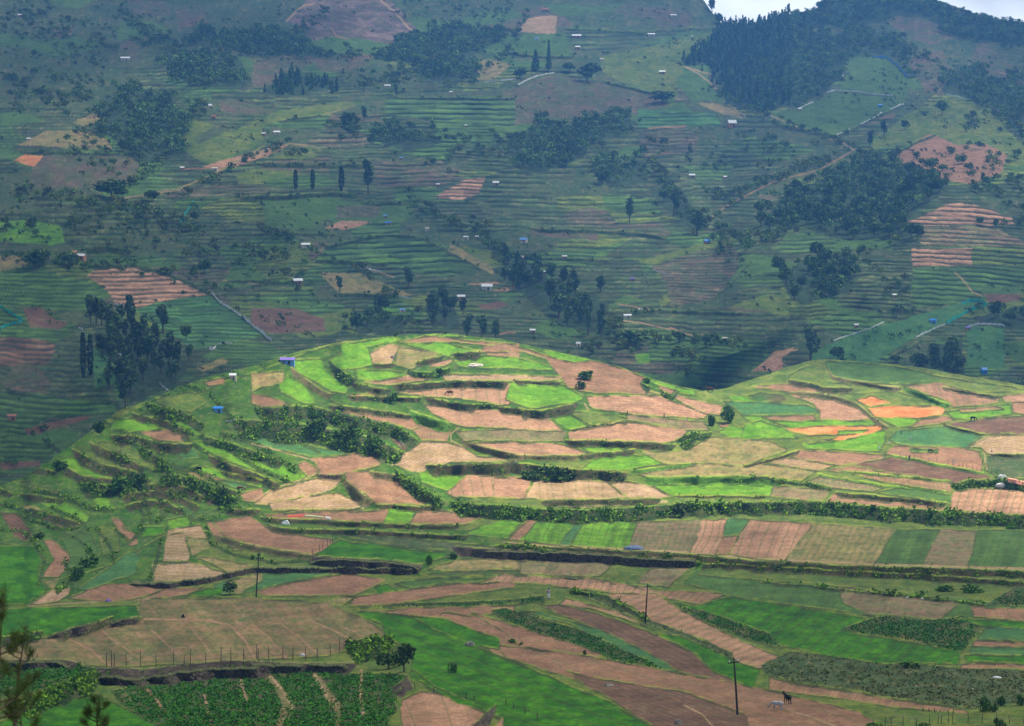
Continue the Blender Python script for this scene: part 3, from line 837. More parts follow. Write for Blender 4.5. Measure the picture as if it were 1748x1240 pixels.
tone = _tab[np.floor(ph).astype(int) & 255, (np.floor(fPX/45+4*_tab[np.floor(ph).astype(int) & 255, 9])).astype(int) & 255]
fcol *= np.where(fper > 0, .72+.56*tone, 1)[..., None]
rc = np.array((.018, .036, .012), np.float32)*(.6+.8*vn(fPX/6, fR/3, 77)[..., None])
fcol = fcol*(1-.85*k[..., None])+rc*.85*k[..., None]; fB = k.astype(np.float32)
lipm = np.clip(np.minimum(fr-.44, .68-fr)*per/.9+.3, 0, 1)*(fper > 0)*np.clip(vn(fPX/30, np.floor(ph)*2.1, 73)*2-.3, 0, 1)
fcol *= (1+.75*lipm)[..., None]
FVEG = np.zeros((FJ, NX), np.float32)
strips(FARPATHS, fPX, fR, fcol)
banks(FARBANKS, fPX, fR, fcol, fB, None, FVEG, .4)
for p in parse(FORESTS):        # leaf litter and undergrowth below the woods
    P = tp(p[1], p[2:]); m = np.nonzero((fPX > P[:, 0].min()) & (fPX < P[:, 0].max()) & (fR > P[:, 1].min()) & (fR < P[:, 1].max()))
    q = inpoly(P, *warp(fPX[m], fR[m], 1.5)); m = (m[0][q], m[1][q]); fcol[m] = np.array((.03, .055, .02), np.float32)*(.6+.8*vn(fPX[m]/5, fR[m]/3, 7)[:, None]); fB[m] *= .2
fY = stepY(fY, fB, 8, 30)
fP = xyz(fPX, fR, fY); fP[..., 2] += .6*(vn(fP[..., 0]/6, fP[..., 1]/9, 2)-.5)

# ---- meshes
def new_obj(name, me, parent=None, m=None):
    o = bpy.data.objects.new(name, me); COL.link(o)
    if m is not None: me.materials.append(m)
    if parent is not None: o.parent = parent
    return o
def np_mesh(name, V, F, col=None, smooth=True):
    V = np.asarray(V, np.float32); F = np.asarray(F, np.int32); me = bpy.data.meshes.new(name); k = F.shape[1]
    me.vertices.add(len(V)); me.vertices.foreach_set('co', V.ravel())
    me.loops.add(F.size); me.loops.foreach_set('vertex_index', F.ravel())
    me.polygons.add(len(F)); me.polygons.foreach_set('loop_start', np.arange(0, F.size, k, dtype=np.int32))
    me.update(calc_edges=True)
    me.polygons.foreach_set('use_smooth', np.full(len(F), smooth, bool))
    if col is not None:
        a = me.attributes.new('Col', 'FLOAT_COLOR', 'POINT'); c = np.ones((len(V), 4), np.float32); c[:, :3] = col; a.data.foreach_set('color', c.ravel())
    me.validate(); return me
def mk(name): 
    m = bpy.data.materials.new(name); m.use_nodes = True; n = m.node_tree.nodes; b = n['Principled BSDF']; b.inputs['Roughness'].default_value = .95
    if 'Specular IOR Level' in b.inputs: b.inputs['Specular IOR Level'].default_value = .15
    return m, n, m.node_tree.links, b
def noise(n, l, sc, det=3, vec=None, kind='Object'):
    t = n.new('ShaderNodeTexCoord'); q = n.new('ShaderNodeTexNoise'); q.inputs['Scale'].default_value = sc; q.inputs['Detail'].default_value = det
    l.new(t.outputs[kind], q.inputs['Vector']); return q.outputs['Fac']
def mrange(n, l, src, a, b, lo=.25, hi=.75):
    r = n.new('ShaderNodeMapRange'); l.new(src, r.inputs[0]); r.inputs[1].default_value = lo; r.inputs[2].default_value = hi; r.inputs[3].default_value = a; r.inputs[4].default_value = b; return r.outputs[0]
def vmul(n, l, c, f):
    x = n.new('ShaderNodeVectorMath'); x.operation = 'SCALE'; l.new(c, x.inputs[0]); l.new(f, x.inputs['Scale']); return x.outputs[0]
def ground_mat():
    m, n, l, b = mk('earth_and_crops'); a = n.new('ShaderNodeAttribute'); a.attribute_name = 'Col'
    c = vmul(n, l, a.outputs['Color'], mrange(n, l, noise(n, l, 1.1, 4), .72, 1.28)); c = vmul(n, l, c, mrange(n, l, noise(n, l, .13, 4), .74, 1.26))
    l.new(c, b.inputs['Base Color'])
    bp = n.new('ShaderNodeBump'); bp.inputs['Strength'].default_value = .5; bp.inputs['Distance'].default_value = .3
    l.new(noise(n, l, 1.6, 4), bp.inputs['Height']); l.new(bp.outputs[0], b.inputs['Normal']); return m
MG = ground_mat()
def gridfaces(nr, nc, off=0):
    i = np.arange(nr*nc).reshape(nr, nc)+off
    return np.stack([i[:-1, :-1], i[:-1, 1:], i[1:, 1:], i[1:, :-1]], -1).reshape(-1, 4)
# near part plus the hidden fall into the valley behind the knoll
LK = 14; t = np.linspace(0, 1, LK+1)[1:, None, None]
lk = nP[-1]*(1-t)+fP[0]*t; lk[..., 2] -= (7*np.sin(math.pi*t[..., 0]))*1.0
lcol = np.broadcast_to(np.array((.09, .12, .04), np.float32), (LK, NX, 3))
V0 = np.concatenate([nP, lk]); C0 = np.concatenate([ncol, lcol]); ids = np.concatenate([nid, np.zeros((LK, NX), np.int32)])
Fq = gridfaces(NJ+LK, NX); fid = ids.ravel()[Fq[:, 0]]
V0 = V0.reshape(-1, 3); C0 = C0.reshape(-1, 3)
cnt = np.bincount(fid, minlength=400)
FNAME = {**dict.fromkeys('GFgED', 'crop_field'), **dict.fromkeys('SPRBW', 'ploughed_field'), **dict.fromkeys('OMTY', 'grass_field')}
codes = [p[0][0] for p in parse(NEAR)]
keep = np.zeros(400, bool)
for i, c in enumerate(codes):
    if cnt[i+1] > 250 and c in FNAME: keep[i+1] = True
def sub_obj(name, F, kind='structure'):
    u, inv = np.unique(F.ravel(), return_inverse=True)
    o = new_obj(name, np_mesh(name, V0[u], inv.reshape(-1, 4), C0[u]), None, MG); o['kind'] = kind; return o
order = np.argsort(fid, kind='stable'); sf = fid[order]; bnd = np.searchsorted(sf, np.arange(401))
base = [order[bnd[i]:bnd[i+1]] for i in range(400) if not keep[i]]
sub_obj('ground', Fq[np.concatenate(base)])
for i in range(400):
    if keep[i]: sub_obj(FNAME[codes[i-1]], Fq[order[bnd[i]:bnd[i+1]]])
# far hills with a back slope behind the ridge
bk = []
for s_ in (30, 90, 200, 400, 900):
    q = fP[-1].copy(); q[:, 1] += s_; q[:, 0] *= (q[:, 1]/(q[:, 1]-s_)); q[:, 2] -= 1.0*s_**.93*.4; bk.append(q)
Vf = np.concatenate([fP, np.array(bk)]); Cf = np.concatenate([fcol, np.broadcast_to(np.array((.08, .1, .04), np.float32), (5, NX, 3))])
hill = new_obj('hillside', np_mesh('hillside', Vf.reshape(-1, 3), gridfaces(FJ+5, NX), Cf.reshape(-1, 3)), None, MG); hill['kind'] = 'structure'
# slope below the viewpoint
xs = np.linspace(0, NX-1, 120).astype(int); rows = [nP[0][xs]]
for Yn, Zn in ((170, -50), (130, -38), (90, -25), (60, -17), (35, -11), (15, -5), (4, -2.2), (-30, -1.8)):
    q = nP[0][xs].copy(); q[:, 1] = Yn; q[:, 2] = Zn+1.5*(vn(q[:, 0]/9, q[:, 1]/9, 3)-.5)-.0005*q[:, 0]**2; rows.append(q)
Vn = np.array(rows); ns = new_obj('grass_slope', np_mesh('grass_slope', Vn.reshape(-1, 3), gridfaces(len(rows), 120), cover('O', Vn[..., 0].ravel()*4, Vn[..., 1].ravel()*4)), None, MG); ns['kind'] = 'structure'
# ground on to the horizon beneath everything
pl = new_obj('distant_ground', np_mesh('distant_ground', [(-15000, -3000, -175), (15000, -3000, -175), (15000, 15000, -175), (-15000, 15000, -175)], [(0, 1, 2, 3)], np.tile(np.array([(.08, .11, .04)]), (4, 1))), None, MG); pl['kind'] = 'structure'

def at(px, row, sheet='f', dy=0):
    PX_, P_, R_r = (fPX, fP, fR) if sheet == 'f' else (nPX, nP, nR)
    i = int(np.clip(round((px-U[0])/1.7), 0, NX-1)); r = R_r[:, i]      # rows descend with j
    j = np.interp(-row, -r, np.arange(len(r))); a = int(j); b = min(a+1, len(r)-1); f_ = j-a
    p = P_[a, i]*(1-f_)+P_[b, i]*f_
    return Vector((float(p[0]), float(p[1]), float(p[2])))
# ---------------------------------------------------------------- plants
def leaf_mat(name, c, var=.35, tr=False):
    m, n, l, b = mk(name); a = n.new('ShaderNodeAttribute'); a.attribute_name = 'Col'
    oi = n.new('ShaderNodeObjectInfo'); s = mrange(n, l, oi.outputs['Random'], 1-var, 1+var, 0, 1)
    x = n.new('ShaderNodeVectorMath'); x.operation = 'MULTIPLY'; l.new(a.outputs['Color'], x.inputs[0]); x.inputs[1].default_value = c
    l.new(vmul(n, l, x.outputs[0], s), b.inputs['Base Color']); return m
ML = leaf_mat('dark_foliage', (1, 1, 1)); MS = leaf_mat('bank_foliage', (1, 1, 1), 0)
MBK, _n, _l, _b = mk('bark'); _l.new(vmul(_n, _l, (lambda r: (setattr(r.outputs[0], 'default_value', (.13, .095, .07, 1)), r.outputs[0])[1])(_n.new('ShaderNodeRGB')), mrange(_n, _l, noise(_n, _l, 3), .6, 1.4)), _b.inputs['Base Color'])
def cards(C, S, r, flat=.0, bend=0):
    """one crooked leaf-cluster quad per centre"""
    n_ = len(C); a = r.normal(size=(n_, 3)); a[:, 2] *= 1-flat; a /= np.linalg.norm(a, axis=1)[:, None]; b = np.cross(a, r.normal(size=(n_, 3))); b /= np.linalg.norm(b, axis=1)[:, None]+1e-9
    S = np.broadcast_to(S, n_)[:, None]; c = np.cross(a, b)
    k = .6+.6*r.random((n_, 4, 1))
    V = np.stack([C-a*S*.5*k[:, 0]-b*S*.28*k[:, 0], C+a*S*.42*k[:, 1]-b*S*.4*k[:, 1], C+a*S*.5*k[:, 2]+b*S*.3*k[:, 2]+c*S*.15, C-a*S*.4*k[:, 3]+b*S*.42*k[:, 3]], 1)
    return V.reshape(-1, 3), np.arange(n_*4).reshape(-1, 4)
def tones(n_, base, r, v=.45):
    t = np.array(base)[None]*(1-v+2*v*r.random((n_, 1)))*(1+.12*r.normal(size=(n_, 3))); return np.repeat(np.clip(t, .004, 1), 4, 0)
def tube(pts, rad, k=6):
    V = []; F = []
    for i, (p, q) in enumerate(zip(pts, rad)):
        p = np.array(p, float); d = np.array(pts[min(i+1, len(pts)-1)], float)-np.array(pts[max(i-1, 0)], float); d /= np.linalg.norm(d)+1e-9
        u = np.cross(d, (0, 1, 0) if abs(d[1]) < .9 else (1, 0, 0)); u /= np.linalg.norm(u); v = np.cross(d, u)
        V += [p+q*(math.cos(2*math.pi*j/k)*u+math.sin(2*math.pi*j/k)*v) for j in range(k)]
        if i: F += [(i*k-k+j, i*k-k+(j+1) % k, i*k+(j+1) % k, i*k+j) for j in range(k)]
    V += [np.array(pts[-1], float)]; n_ = len(V)-1; b = (len(pts)-1)*k
    F += [(b+j, b+(j+1) % k, n_, n_) for j in range(k)]
    return V, F
class MBld:
    def __init__(s): s.V = []; s.F = []
    def add(s, V, F):
        o = len(s.V); s.V += [tuple(map(float, v)) for v in V]; s.F += [tuple(i+o for i in dict.fromkeys(f)) for f in F]; return s
    def tube(s, pts, rad, k=6): return s.add(*tube(pts, [rad]*len(pts) if np.isscalar(rad) else rad, k))
    def box(s, c, d, rz=0, taper=1.):
        x, y, z = (q/2 for q in d); P = [(-x, -y, -z), (x, -y, -z), (x, y, -z), (-x, y, -z), (-x*taper, -y*taper, z), (x*taper, -y*taper, z), (x*taper, y*taper, z), (-x*taper, y*taper, z)]
        ca, sa = math.cos(rz), math.sin(rz)
        return s.add([(c[0]+p[0]*ca-p[1]*sa, c[1]+p[0]*sa+p[1]*ca, c[2]+p[2]) for p in P], [(3, 2, 1, 0), (4, 5, 6, 7), (0, 1, 5, 4), (1, 2, 6, 5), (2, 3, 7, 6), (3, 0, 4, 7)])
    def mesh(s, name, m, smooth=False):
        me = bpy.data.meshes.new(name); me.from_pydata(s.V, [], s.F); me.update(); me.materials.append(m)
        me.polygons.foreach_set('use_smooth', np.full(len(me.polygons), smooth, bool)); return me
    def build(s, name, m, parent=None, smooth=False):
        o = bpy.data.objects.new(name, s.mesh(name, m, smooth)); COL.link(o)
        if parent is not None: o.parent = parent
        return o
def crown_pts(kind, H, Wd, n_, r):
    """leaf-cluster centres spread through a crown of height H, width Wd"""
    if kind == 'conifer':
        t = r.random(n_)**1.5; R = Wd/2*(1-t)**.8*(.55+.45*((t*9) % 1)); a = r.random(n_)*6.283; q = R*np.sqrt(r.random(n_)*.7+.3)
        return np.stack([q*np.cos(a), q*np.sin(a), H*(.1+.9*t)], 1)
    if kind == 'column':
        t = r.random(n_); R = Wd/2*np.sin(np.pi*(t*.86+.08))**.6; a = r.random(n_)*6.283; q = R*np.sqrt(r.random(n_)*.6+.4)*(.85+.3*r.random(n_))
        return np.stack([q*np.cos(a), q*np.sin(a), H*(.03+.97*t)], 1)
    nb = {'broad': 9, 'bush': 6, 'gum': 8}[kind]; P = []
    z0, z1 = {'broad': (.42, .82), 'bush': (.25, .7), 'gum': (.35, .88)}[kind]
    for i in range(nb):
        a = r.random()*6.283; f_ = math.sqrt(r.random())*.62; z = z0+(z1-z0)*(i+.5)/nb; f_ *= (1.15-.75*abs((i+.5)/nb-.4)) if kind != 'gum' else .7
        c = np.array((Wd/2*f_*math.cos(a), Wd/2*f_*math.sin(a), H*z)); s_ = Wd*(.2+.13*r.random())*(.8 if kind == 'gum' else 1); m = n_//nb
        d = r.normal(size=(m, 3)); d /= np.linalg.norm(d, axis=1)[:, None]; d *= (r.random((m, 1))*.6+.4)**.5
        P.append(c+d*np.array((s_, s_, s_*(.75 if kind != 'gum' else 1.2))))
    P = np.concatenate(P); P[:, 2] = np.maximum(P[:, 2], H*.04); return P
KT = {'broad': (.08, .14, .03), 'conifer': (.06, .12, .045), 'column': (.025, .055, .03), 'bush': (.065, .14, .02), 'gum': (.085, .14, .05)}
PROTO = {}
def proto(kind, H, Wd, n_, seed):
    key = (kind, H, Wd, n_, seed)
    if key in PROTO: return PROTO[key]
    r = np.random.default_rng(seed); P = crown_pts(kind, H, Wd, n_, r)
    V, F = cards(P, (H*Wd)**.5*2.6/n_**.5*(.7+.6*r.random(len(P))), r)
    cme = np_mesh('crown', V, F, tones(len(P), KT[kind], r), False); cme.materials.append(ML)
    b = MBld(); tr = .022*H+.05; top = .8 if kind in ('conifer', 'gum', 'column') else .55
    b.tube([(0, 0, -.4), (.01*H, 0, H*.2), (-.01*H, .01*H, H*.45), (.01*H, 0, H*top)], [tr*1.3, tr, tr*.75, tr*.25])
    for i in range(4 if kind != 'column' else 0):
        a = i*1.7+r.random(); z = H*(.25+.12*i)
        b.tube([(0, 0, z), (Wd*.18*math.cos(a), Wd*.18*math.sin(a), z+H*.08), (Wd*.33*math.cos(a), Wd*.33*math.sin(a), z+H*.18)], [tr*.5, tr*.35, tr*.12], 4)
    PROTO[key] = (cme, b.mesh('trunk', MBK, True)); return PROTO[key]
def thing(name, label, cat, loc=(0, 0, 0), rz=0, group=None):
    o = bpy.data.objects.new(name, None); COL.link(o); o.empty_display_size = .5; o.location = loc; o.rotation_euler = (0, 0, rz); o['label'] = label; o['category'] = cat
    if group: o['group'] = group
    return o
def tree(kind, px, row, hpx, wpx, label, group=None, sheet='f', n_=260, seed=1, name=None, loc=None):
    p = at(px, row, sheet) if loc is None else loc; sc = p.y/FP; H = hpx*sc; Wd = wpx*sc
    Hq = {'broad': 9., 'conifer': 11., 'column': 13., 'bush': 3., 'gum': 12.}[kind]; Wq = {'broad': 8., 'conifer': 5., 'column': 2.6, 'bush': 4., 'gum': 6.}[kind]
    cme, tme = proto(kind, Hq, Wq, n_, seed)
    nm = name or {'broad': 'broadleaf_tree', 'conifer': 'conifer_tree', 'column': 'cypress_tree', 'bush': 'shrub', 'gum': 'eucalyptus_tree'}[kind]
    cat = 'shrub' if kind == 'bush' else 'tree'
    if nm == 'shrub' and hpx < 10:
        o = bpy.data.objects.new(nm, cme); COL.link(o); o.location = p; o['label'] = label; o['category'] = cat
        if group: o['group'] = group
    else:
        o = thing(nm, label, cat, p, 0, group)
        for q, me in (('trunk', tme), ('crown', cme)):
            c = bpy.data.objects.new(q, me); COL.link(c); c.parent = o
    o.scale = (Wd/Wq, Wd/Wq, H/Hq); o.rotation_euler = (0, 0, random.random()*6.28); o.location.z -= .15; return o
# growth on the terrace banks
r_ = np.random.default_rng(3)
vis = (nPX > -200) & (nPX < 1950)
gap = np.clip((fbm(nPX/13, nR/9, 66, 2)-.36)*5, .06, 1); pr = VEG*gap*vis*np.clip(1.15-nR/1700, .3, 1)*.34*(1+1.2*(nR > 1050))
m = np.nonzero(r_.random(VEG.shape) < pr); c = nP[m]; sz = (.25+.5*r_.random(len(c)))*(.45+.55*VEG[m])*(.7+.8*vn(nPX[m]/10, nR[m]/10, 67))
sz = sz*np.clip(1.3-(nR[m]-850)/450, .5, 1); k = 6; C = np.repeat(c, k, 0)+r_.normal(size=(len(c)*k, 3))*np.repeat(sz, k)[:, None]*.5; C[:, 2] += np.repeat(sz, k)*.45
V, F = cards(C, np.repeat(sz, k)*.95, r_)
mix = np.repeat(vn(nPX[m]/15, nR[m]/9, 33), k)[:, None]; tb = np.array((.06, .15, .014))*(1-mix)+np.array((.19, .34, .025))*mix
o = new_obj('bank_plants', np_mesh('bank_plants', V, F, np.repeat(tb*(.5+1.*r_.random((len(C), 1))), 4, 0), False), None, MS); o['kind'] = 'stuff'; o['label'] = 'leafy undergrowth covering the terrace banks'; o['category'] = 'undergrowth'
# rough leafy crops of the nearest fields
def crop(name, label, sel, ids_, dens, sz, tone, off):
    msk = np.isin(nid, ids_) & (vis) & (nB < .2) & (npath < .35) & sel; m = np.nonzero(r_.random(msk.shape)*msk > 1-dens)
    c = nP[m]+r_.normal(size=(len(m[0]), 3))*np.array((.25, .25, .02)); g = vn(nPX[m]/6, nR[m]/3, 55) > off; c = c[g]; n_ = len(c)
    if not n_: return
    C = np.repeat(c, 3, 0)+r_.normal(size=(n_*3, 3))*sz*.35; C[:, 2] += sz*.3; V, F = cards(C, sz*(.6+.6*r_.random(n_*3)), r_, .5)
    o = new_obj(name, np_mesh(name, V, F, tones(n_*3, tone, r_), False), None, MS); o['kind'] = 'stuff'; o['label'] = label; o['category'] = 'crop'
idc = {c: [i+1 for i, q in enumerate(codes) if q == c] for c in 'DFE'}
crop('leafy_crop', 'dark leafy vegetable crop in the nearest fields at the bottom', nR > 1125, idc['D'], .95, .25, (.05, .18, .016), .38)
crop('vegetable_crop', 'dark leafy crop in curved strips across the middle fields', (nR <= 1125) & (nR > 1010), idc['D'], .85, .24, (.035, .14, .02), .34)
crop('rough_growth', 'rough scrubby growth on the dull bank below the green field at bottom right', nR > 1000, [i+1 for i, q in enumerate(codes) if q == 'K'], .3, .26, (.11, .125, .035), .45)
# woods
WOODS = ['conifer plantation covering the round hill on the right skyline', 'wood along the right-hand ridge', 'wood on the far right slope below the ridge', 'broad wood in the hollow right of centre',
 'scrubby wood below the big hollow wood on the right', 'long dark wood above the middle terraces', 'small copse below the long dark wood', 'wood in the gully on the upper left', 'thicket above the upper left gully',
 'conifer clump on the brown slope at upper left', 'wood round the foot of the rock dome', 'thicket right of the rock dome', 'tree belt down the valley stream behind the knoll', 'dark grove on the left slope above the knoll',
 'clump behind the left shoulder of the knoll', 'grove behind the right-hand fields', 'trees at the right edge of the valley', 'trees strung down the gully right of centre', 'thicket in the terraces left of the long wood', 'thicket just behind the knoll top']
cand = []
for gi, p in enumerate(parse(FORESTS)):
    P = tp(p[1], p[2:]); lo = P.min(0); hi = P.max(0); y = lo[1]
    while y < hi[1]:
        sp = 4.6+max(y-60, 0)/34.; x = lo[0]
        while x < hi[0]:
            xx = x+sp*(random.random()-.5)*1.1; yy = y+sp*.55*(random.random()-.5)
            if inpoly(P, np.array([xx+(26 if gi in (0, 3) else 60)*(float(vn(np.float32(xx/28), np.float32(yy/20), 44))-.5)+sp*1.2*random.gauss(0, 1)]), np.array([yy+(14 if gi in (0, 3) else 34)*(float(vn(np.float32(xx/24), np.float32(yy/16), 45))-.5)+sp*.5*random.gauss(0, 1)]))[0] and -240 < xx < 1980 and (gi in (0, 3) or float(vn(np.float32(xx/20), np.float32(yy/11), 48)) > .27) and yy > np.interp(xx, *RDG.T)+1 and yy < np.interp(xx, *SIL.T)+20:
                cand.append((gi, xx, yy))
            x += sp
        y += sp*.62
for p in parse(BELTS):
    P = tp('G', p[1:]); wd = float(p[0])
    for a, b in zip(P[:-1], P[1:]):
        L = float(np.hypot(*(b-a))); nn = np.array((-(b-a)[1], (b-a)[0]))/L; sp_ = 3+max(a[1]-60, 0)/75
        for _ in range(int(L*max(wd, 6)/(sp_*7))):
            q = a+(b-a)*random.random()+nn*wd*.5*random.gauss(0, .7); xx, yy = float(q[0]), float(q[1])
            if vn(np.float32(xx/22), np.float32(yy/14), 49) > .25 and yy > np.interp(xx, *RDG.T)+1 and yy < np.interp(xx, *SIL.T)+16: cand.append((99, xx, yy))
for p in parse(SPARSE):
    P = tp(p[0], p[1:]); A = (np.ptp(P[:, 0])*np.ptp(P[:, 1])); 
    for _ in range(int(A/(60+max(P[:, 1].mean()-60, 0)*.35))):
        xx = random.uniform(P[:, 0].min(), P[:, 0].max()); yy = random.uniform(P[:, 1].min(), P[:, 1].max())
        if inpoly(P, np.array([xx]), np.array([yy]))[0] and vn(np.float32(xx/34), np.float32(yy/15), 47) > .48 and yy > np.interp(xx, *RDG.T)+1 and yy < np.interp(xx, *SIL.T)+20: cand.append((99, xx, yy))
KIND = ['conifer', 'broad', 'broad', 'broad', 'broad', 'broad', 'broad', 'broad', 'broad', 'conifer', 'broad', 'broad', 'gum', 'gum', 'gum', 'broad', 'broad', 'broad', 'broad', 'broad']
tr = []; sprs = []
for gi, x, y in cand:
    q = at(x, y)
    if gi == 99: sprs.append((q, (2+5*random.random())*(.8 if y > 450 else 1))); continue
    H = {'conifer': 9, 'broad': 8, 'gum': 11}[KIND[gi]]*(.65+.6*random.random())*(.85 if gi in (1, 2) else 1); tr.append((H/q.y, gi, x, y, q, H))
inf = [t_ for t_ in tr if -10 < t_[2] < 1760 and t_[3] > 0]; inf.sort(key=lambda t_: -t_[0]); NIND = 215
indiv = set(map(id, inf[:NIND]))
for t_ in inf[:NIND]:
    _, gi, x, y, q, H = t_; kd = KIND[gi]; hp = H/q.y*FP
    tree(kd, x, y, hp, hp*{'conifer': .5, 'broad': .9, 'gum': .55}[kd]*(.8+.4*random.random()), 'dark tree in the '+WOODS[gi], 'trees of the '+WOODS[gi], n_=260, seed=random.randrange(3), loc=q)
byg = {}
for t_ in tr:
    if id(t_) not in indiv: byg.setdefault(t_[1], []).append(t_)
low = {k_: [] for k_ in ('conifer', 'broad', 'gum')}
for k_ in low:
    for sd_ in range(4):
        r = np.random.default_rng(sd_+50); P = crown_pts(k_, 1, .55 if k_ != 'broad' else .95, 80, r); low[k_].append((P, r))
VV = []; CC = []
for gi, L in byg.items():
    kd = KIND[gi]
    for _, _, x, y, q, H in L:
        P, r = low[kd][random.randrange(4)]; C = P*H+np.array(q); V, F = cards(C, H*.17, r); VV.append(V); CC.append(tones(len(C), np.array(KT[kd])*(.7+1.4*random.random()**1.5), r, .35))
for q, H in sprs:
    P, r = low['broad'][random.randrange(4)]; C = P*np.array((H*1.1, H*1.1, H))+np.array(q); V, F = cards(C, H*.19, r); VV.append(V); CC.append(tones(len(C), np.array(KT['broad'])*np.array((.9+.6*random.random(), 1, .8))*(.6+1.2*random.random()), r, .35))
V = np.concatenate(VV); o = new_obj('forest', np_mesh('forest', V, np.arange(len(V)).reshape(-1, 4), np.concatenate(CC), False), None, MS); o['kind'] = 'stuff'; o['label'] = 'dark woods covering parts of the far hills'; o['category'] = 'forest'
# scattered bushes over the rough parts of the hillside
P = crown_pts('bush', 1, 1.3, 14, r_); VV = []; CC = []
rough = (vn(fPX/60, fR/30, 87) > .5)*(fper == 0)*.9+.08+.9*((fPX < 560) & (fR > 330) & (fR < 560) & (fR < 430+fPX*.25))+1.6*((fR < 100)*(fPX < 700)*(vn(fPX/70, fR/25, 13) > .45))
rough = rough*(vn(fPX/18, fR/8, 99) > .52)*1.7*(fPX > -200)*(fPX < 1950)
rough = rough+(FVEG > .4)*2.4*(fPX > -200)*(fPX < 1950)
m = np.nonzero(r_.random(rough.shape) < rough*.022)
for p_, row_ in zip(fP[m], fR[m]):
    H = (.7+2.3*r_.random()**3)*(1+(row_ < 300)*.5); C = P*H+p_; V, F = cards(C, H*.42, r_); VV.append(V); CC.append(tones(len(C), np.array((.06, .11, .028))*(.6+.9*r_.random()), r_, .35))
V = np.concatenate(VV); print('bushes', len(VV), 'trees', len(tr))
o = new_obj('scrub', np_mesh('scrub', V, np.arange(len(V)).reshape(-1, 4), np.concatenate(CC), False), None, MS); o['kind'] = 'stuff'; o['label'] = 'bushes and scrub dotted over the far hillside'; o['category'] = 'scrub'
